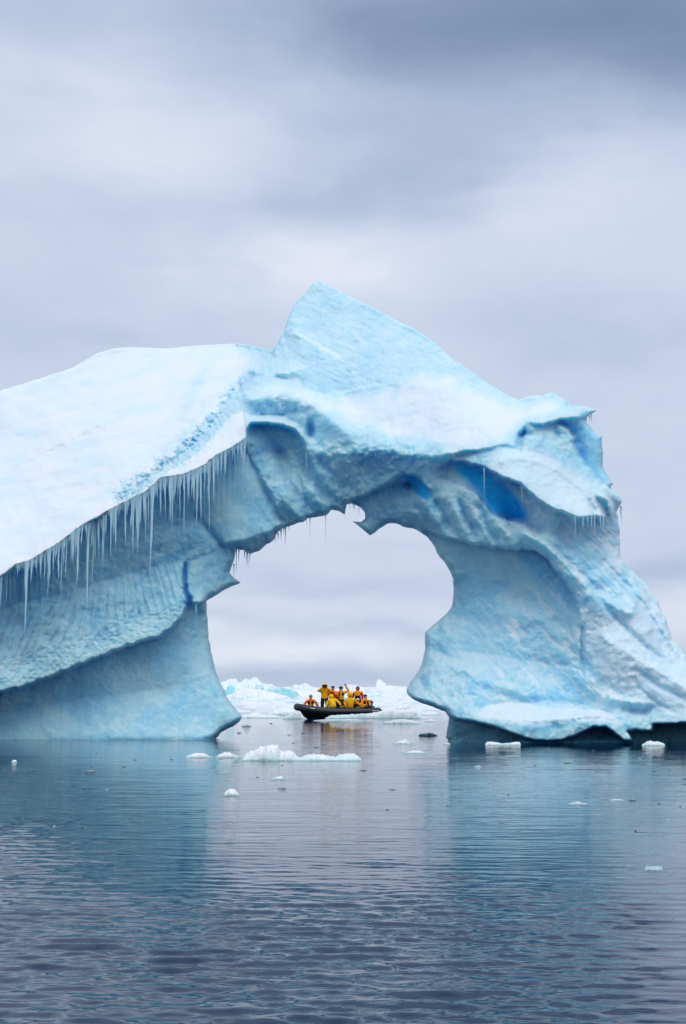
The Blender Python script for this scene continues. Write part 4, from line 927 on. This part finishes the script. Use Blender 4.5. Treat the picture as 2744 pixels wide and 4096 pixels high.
# ------------------------------------------------------------------ people
M_SKIN = plain('skin', (0.50, 0.28, 0.20), 0.6, 0.3, .05); M_TROU = plain('black_trousers', (0.012, 0.012, 0.016), .8, .2)
M_GLOVE = plain('dark_glove', (0.03, 0.025, 0.03), .8, .2)
def jk(n, c): return plain(n, c, .55, .3, .12, 9, .5)
M_YEL = jk('yellow_jacket', (1.0, 0.42, 0.002)); M_YEL2 = jk('bright_yellow_jacket', (1.0, 0.52, 0.003)); M_ORG = jk('orange_jacket', (0.95, 0.20, 0.004)); M_AMB = jk('amber_jacket', (0.98, 0.33, 0.004)); M_RED = jk('red_jacket', (0.62, 0.015, 0.01))
M_VEST = plain('navy_life_vest', (0.02, 0.018, 0.03), .7, .3); M_GREY = plain('grey_wool', (0.35, 0.35, 0.36), .9, .1); M_NAVY = plain('navy_wool', (0.02, 0.02, 0.06), .9, .1); M_CREAM = plain('cream_wool', (.7, .66, .6), .9, .1)
M_BLACK = plain('black_plastic', (0.01, 0.01, 0.012), .35, .5)
def ellip(name, c, r, mat, parent, zmin=-9, u=14, v=9, cut=None, thick=0):
    bm = bmesh.new(); bmesh.ops.create_uvsphere(bm, u_segments=u, v_segments=v, radius=1)
    for v_ in bm.verts: v_.co = Vector((v_.co.x * r[0], v_.co.y * r[1], v_.co.z * r[2]))
    dl = [v_ for v_ in bm.verts if v_.co.z < zmin or (cut and cut(v_.co))]
    bmesh.ops.delete(bm, geom=dl, context='VERTS')
    for v_ in bm.verts: v_.co += Vector(c)
    for f_ in bm.faces: f_.smooth = True
    me = bpy.data.meshes.new(name); bm.to_mesh(me); bm.free(); o = link(name, me, mat, parent)
    if thick: md = o.modifiers.new('t', 'SOLIDIFY'); md.thickness = thick
    return o
def person(label, lx, ly, base, pose, face, jacket, lower=None, sleeve=None, head='beanie', hatmat=None, vest=True, arms='lap', lean=0.0, side=0.0, s=1.0, skin=None):
    """base: height of seat (sit) or floor (stand); face: degrees, 0 looks at the camera"""
    root = bpy.data.objects.new('person', None); col.objects.link(root)
    w = BMAT @ Vector((lx, ly, base)); root.location = w; root.rotation_euler = (0, 0, R(face)); root.scale = (s * 1.22, s * 1.1, s)
    tag(root, label, 'person', 'passengers in the inflatable boat')
    hz = 0.10 if pose == 'sit' else 0.90
    J = {}; E = []
    def j(n, p, r): J[n] = (Vector(p), r)
    cl, sl_ = math.cos(lean), math.sin(lean); cs, ss = math.cos(side), math.sin(side)
    def U(x_, y_, z_):                                       # upper body point, leaning forward (-y) and sideways
        y2 = y_ * cl - z_ * sl_; z2 = y_ * sl_ + z_ * cl
        return (x_ * cs + z2 * ss, y2, hz + z2 * cs - x_ * ss)
    j('pelvis', (0, 0, hz), .165); j('waist', U(0, 0, .2), .165); j('chest', U(0, 0, .38), .185); j('neckb', U(0, 0, .50), .10); j('neck', U(0, -.01, .56), .062)
    j('jaw', U(0, -.025, .64), .082); j('head', U(0, -.01, .72), .102); j('crown', U(0, 0, .79), .075); j('nose', U(0, -.12, .685), .018)
    E += [('pelvis', 'waist'), ('waist', 'chest'), ('chest', 'neckb'), ('neckb', 'neck'), ('neck', 'jaw'), ('jaw', 'head'), ('head', 'crown'), ('jaw', 'nose')]
    for sd2, n in ((1, 'L'), (-1, 'R')):
        j('sh' + n, U(sd2 * .20, 0, .45), .085)
        a = arms
        if arms == 'wave': a = 'wave' if sd2 == 1 else 'lap'
        if a == 'lap': e_, h_ = U(sd2 * .29, -.06, .20), U(sd2 * .16, -.28, .10)
        elif a == 'down': e_, h_ = U(sd2 * .27, .03, .18), U(sd2 * .27, -.06, -.05)
        elif a == 'camera': e_, h_ = U(sd2 * .33, -.16, .40), U(sd2 * .09, -.24, .63)
        elif a == 'chest': e_, h_ = U(sd2 * .30, -.10, .22), U(sd2 * .08, -.26, .36)
        elif a == 'prop': e_, h_ = U(sd2 * .34, .0, .22), U(sd2 * .42, -.05, -.02)
        else: e_, h_ = U(sd2 * .42, -.02, .50), U(sd2 * .27, -.05, .86)
        j('el' + n, e_, .088); j('wr' + n, h_, .058)
        d_ = (Vector(h_) - Vector(e_)).normalized(); j('ha' + n, Vector(h_) + d_ * .08, .036)
        E += [('chest', 'sh' + n), ('sh' + n, 'el' + n), ('el' + n, 'wr' + n), ('wr' + n, 'ha' + n)]
        if pose == 'sit': k_, an, to = (sd2 * .15, -.42, .12), (sd2 * .16, -.45, -.26), (sd2 * .17, -.60, -.31)
        else: k_, an, to = (sd2 * .12, -.03, .48), (sd2 * .13, .02, .09), (sd2 * .15, -.15, .05)
        j('hip' + n, (sd2 * .095, 0, hz - .02), .125); j('kn' + n, k_, .10); j('an' + n, an, .055); j('to' + n, to, .045)
        E += [('pelvis', 'hip' + n), ('hip' + n, 'kn' + n), ('kn' + n, 'an' + n), ('an' + n, 'to' + n)]
    names = list(J); ix = {n: i for i, n in enumerate(names)}
    me = bpy.data.meshes.new('body'); me.from_pydata([J[n][0] for n in names], [(ix[a], ix[b]) for a, b in E], [])
    o = bpy.data.objects.new('tmp', me); col.objects.link(o)
    o.modifiers.new('skin', 'SKIN'); ss_ = o.modifiers.new('sub', 'SUBSURF'); ss_.levels = 1; ss_.render_levels = 1
    for n in names:
        sv_ = me.skin_vertices[0].data[ix[n]]; sv_.radius = (J[n][1], J[n][1] * (.8 if n in ('pelvis', 'waist', 'chest') else 1)); sv_.use_root = (n == 'pelvis')
    dg = bpy.context.evaluated_depsgraph_get(); bme = bpy.data.meshes.new_from_object(o.evaluated_get(dg)); bme.name = 'body'
    bpy.data.objects.remove(o)
    bme.materials.clear()
    for m_ in (jacket, lower or jacket, M_TROU, skin or M_SKIN, M_GLOVE, sleeve or jacket): bme.materials.append(m_)
    segs = [(J[a][0], J[b][0], a, b) for a, b in E]
    for p in bme.polygons:
        c = p.center; bd, bn = 9, None
        for a, b, na, nb in segs:
            d_ = b - a; t = max(0, min(1, (c - a).dot(d_) / d_.length_squared)); dd = (c - a - d_ * t).length
            if dd < bd: bd, bn, bt = dd, (na, nb), t
        na, nb = bn; p.use_smooth = True
        if nb in ('neck', 'jaw', 'head', 'crown', 'nose'): k_ = 3 if not (nb == 'neck') else 0
        elif nb[:2] == 'ha': k_ = 4
        elif nb[:2] in ('kn', 'an', 'to'): k_ = 2
        elif nb[:2] in ('el', 'wr'): k_ = 5
        elif nb[:3] == 'hip' or nb == 'waist': k_ = 1
        else: k_ = 0
        p.material_index = k_
    # fingers and thumb, rooted in each palm
    bm = bmesh.new(); bm.from_mesh(bme)
    for n in 'LR':
        w_, h_ = J['wr' + n][0], J['ha' + n][0]; d_ = (h_ - w_).normalized(); sx = d_.cross(Vector((0, 1, 0)));
        if sx.length < .1: sx = Vector((1, 0, 0))
        sx.normalize(); cu = sx.cross(d_)
        for i_, ln in enumerate((.060, .072, .068, .052, .05)):
            if i_ < 4: p0 = h_ + sx * (.027 - .018 * i_) ; p1 = p0 + d_ * (.02 + ln * .55); p2 = p1 + d_ * ln * .4 + cu * .02
            else: p0 = w_ + d_ * .03 + sx * .03; p1 = p0 + sx * .03 + d_ * .025; p2 = p1 + d_ * .03
            Vf, Ff = tube([p0, p1, p2], [.011, .010, .006], 5); vs = [bm.verts.new(v_) for v_ in Vf]
            for f_ in Ff:
                nf_ = bm.faces.new([vs[k_] for k_ in f_]); nf_.material_index = 4; nf_.smooth = True
    bm.to_mesh(bme); bm.free()
    body = bpy.data.objects.new('body', bme); col.objects.link(body); body.parent = root
    hc = J['head'][0]
    for sd2 in (1, -1):
        ellip('ear', hc + Vector((sd2 * .1, .01, -.03)), (.018, .03, .038), skin or M_SKIN, root, u=8, v=6)
        ellip('eye', hc + Vector((sd2 * .038, -.095, -.01)), (.014, .01, .009), M_BLACK, root, u=8, v=6)
    if head == 'beanie': ellip('beanie', hc + Vector((0, .005, .025)), (.125, .13, .125), hatmat, root, zmin=-.02)
    elif head == 'hood': ellip('hood', hc + Vector((0, .02, -.01)), (.15, .16, .175), hatmat, root, cut=lambda c: c.y < -.06 and c.z < .07, thick=.02)
    elif head == 'cap': ellip('cap', hc + Vector((0, .0, .03)), (.122, .125, .10), hatmat, root, zmin=-.02); box('cap_brim', hc + Vector((0, -.15, .03)), (.17, .12, .015), hatmat, root, .004)
    elif head == 'widehat': ellip('hat', hc + Vector((0, 0, .03)), (.12, .125, .1), hatmat, root, zmin=-.02); ellip('hat_brim', hc + Vector((0, 0, .035)), (.19, .19, .012), hatmat, root)
    elif head == 'balaclava': ellip('balaclava', hc + Vector((0, .005, -.02)), (.118, .125, .15), hatmat, root, cut=lambda c: c.y < -.09 and -.02 < c.z < .06)
    if vest:
        c1 = Vector(U(0, 0, .33)); ellip('life_vest', (0, 0, 0), (.198, .180, .20), M_VEST, root, u=20, v=12, cut=lambda c: abs(c.z) > .17 or (abs(c.x) < .05 and c.y < 0), thick=.03).location = c1
    if lower is not None or True:
        ellip('collar', J['neck'][0] + Vector((0, 0, -.01)), (.105, .105, .055), jacket, root, u=12, v=7)
    return root, J
NEAR, MID_, FAR_ = .72, 0.0, -.72
def LX(px): return -(px - 1350.0) / 56.7
person('passenger at the bow in an orange jacket and grey beanie with dark life vest', LX(1250), -.5, .60, 'sit', 0, M_ORG, M_AMB, head='beanie', hatmat=M_GREY, arms='prop', s=1.0)
r2, J2 = person('tall standing passenger in yellow with hood up photographing', LX(1299), 0, .34, 'stand', 0, M_YEL, M_YEL, head='hood', hatmat=M_YEL2, arms='camera', vest=False, s=1.11, skin=M_GLOVE)
person('passenger in plain bright yellow with hood up leaning over the tube beside the standing photographer', LX(1324), .66, .66, 'sit', 172, M_YEL2, head='hood', hatmat=M_YEL2, vest=False, arms='prop', side=.22, lean=.35, s=1.02)
person('standing passenger in orange with a navy beanie left of the waving one', LX(1333), -.1, .34, 'stand', -10, M_ORG, M_ORG, head='beanie', hatmat=M_NAVY, arms='chest', s=1.02)
person('seated passenger peeping out between the navy beanie and the yellow hood', LX(1352), -.55, .60, 'sit', 10, M_ORG, M_YEL, head='cap', hatmat=M_ORG, arms='lap', s=.92)
person('passenger in a dark brimmed hat waving one raised arm', LX(1367), -.2, .34, 'stand', 0, M_YEL, M_YEL, sleeve=M_AMB, head='widehat', hatmat=M_GLOVE, arms='wave', s=1.02)
person('passenger in amber hunched sideways left of the broad yellow back', LX(1364), .55, .52, 'sit', 100, M_AMB, M_YEL, head='hood', hatmat=M_CREAM, arms='lap', lean=.3, s=.88)
person('broad passenger in yellow with hood up and back to the viewer on the near tube', LX(1391), .66, .64, 'sit', 180, M_YEL2, M_YEL, head='hood', hatmat=M_YEL, vest=False, arms='chest', s=1.12)
person('seated passenger in amber with a dark cap behind the yellow hood', LX(1408), -.5, .58, 'sit', 0, M_AMB, head='cap', hatmat=M_NAVY, arms='lap', s=.98)
person('low seated passenger in amber with a cream beanie left of the driver', LX(1421), .5, .42, 'sit', 150, M_AMB, M_YEL, head='beanie', hatmat=M_CREAM, arms='lap', lean=.15, s=.92)
person('standing driver in a red and amber top with black balaclava', LX(1433), -.1, .34, 'stand', -15, M_AMB, M_TROU, sleeve=M_RED, head='balaclava', hatmat=M_BLACK, vest=False, arms='down', s=1.02, skin=M_SKIN)
person('passenger in amber with a dark beanie next to the engine', LX(1455), .45, .60, 'sit', 35, M_AMB, M_YEL, head='beanie', hatmat=M_NAVY, arms='lap', s=1.0)
# camera held by the standing photographer
cp_ = r2.location + Vector((0, -.29 * 1.11, (.9 + .69) * 1.11))
cam_o = bpy.data.objects.new('camera_body', None); col.objects.link(cam_o); cam_o.location = cp_; tag(cam_o, 'black camera held up to the face of the tall yellow passenger', 'camera')
box('body', (0, 0, 0), (.16, .07, .11), M_BLACK, cam_o, .01)
V, F = tube([(0, -.03, 0), (0, -.12, 0), (0, -.2, 0)], [.04, .045, .05], 12); link('lens', raw_mesh('lens', V, F), M_BLACK, cam_o)
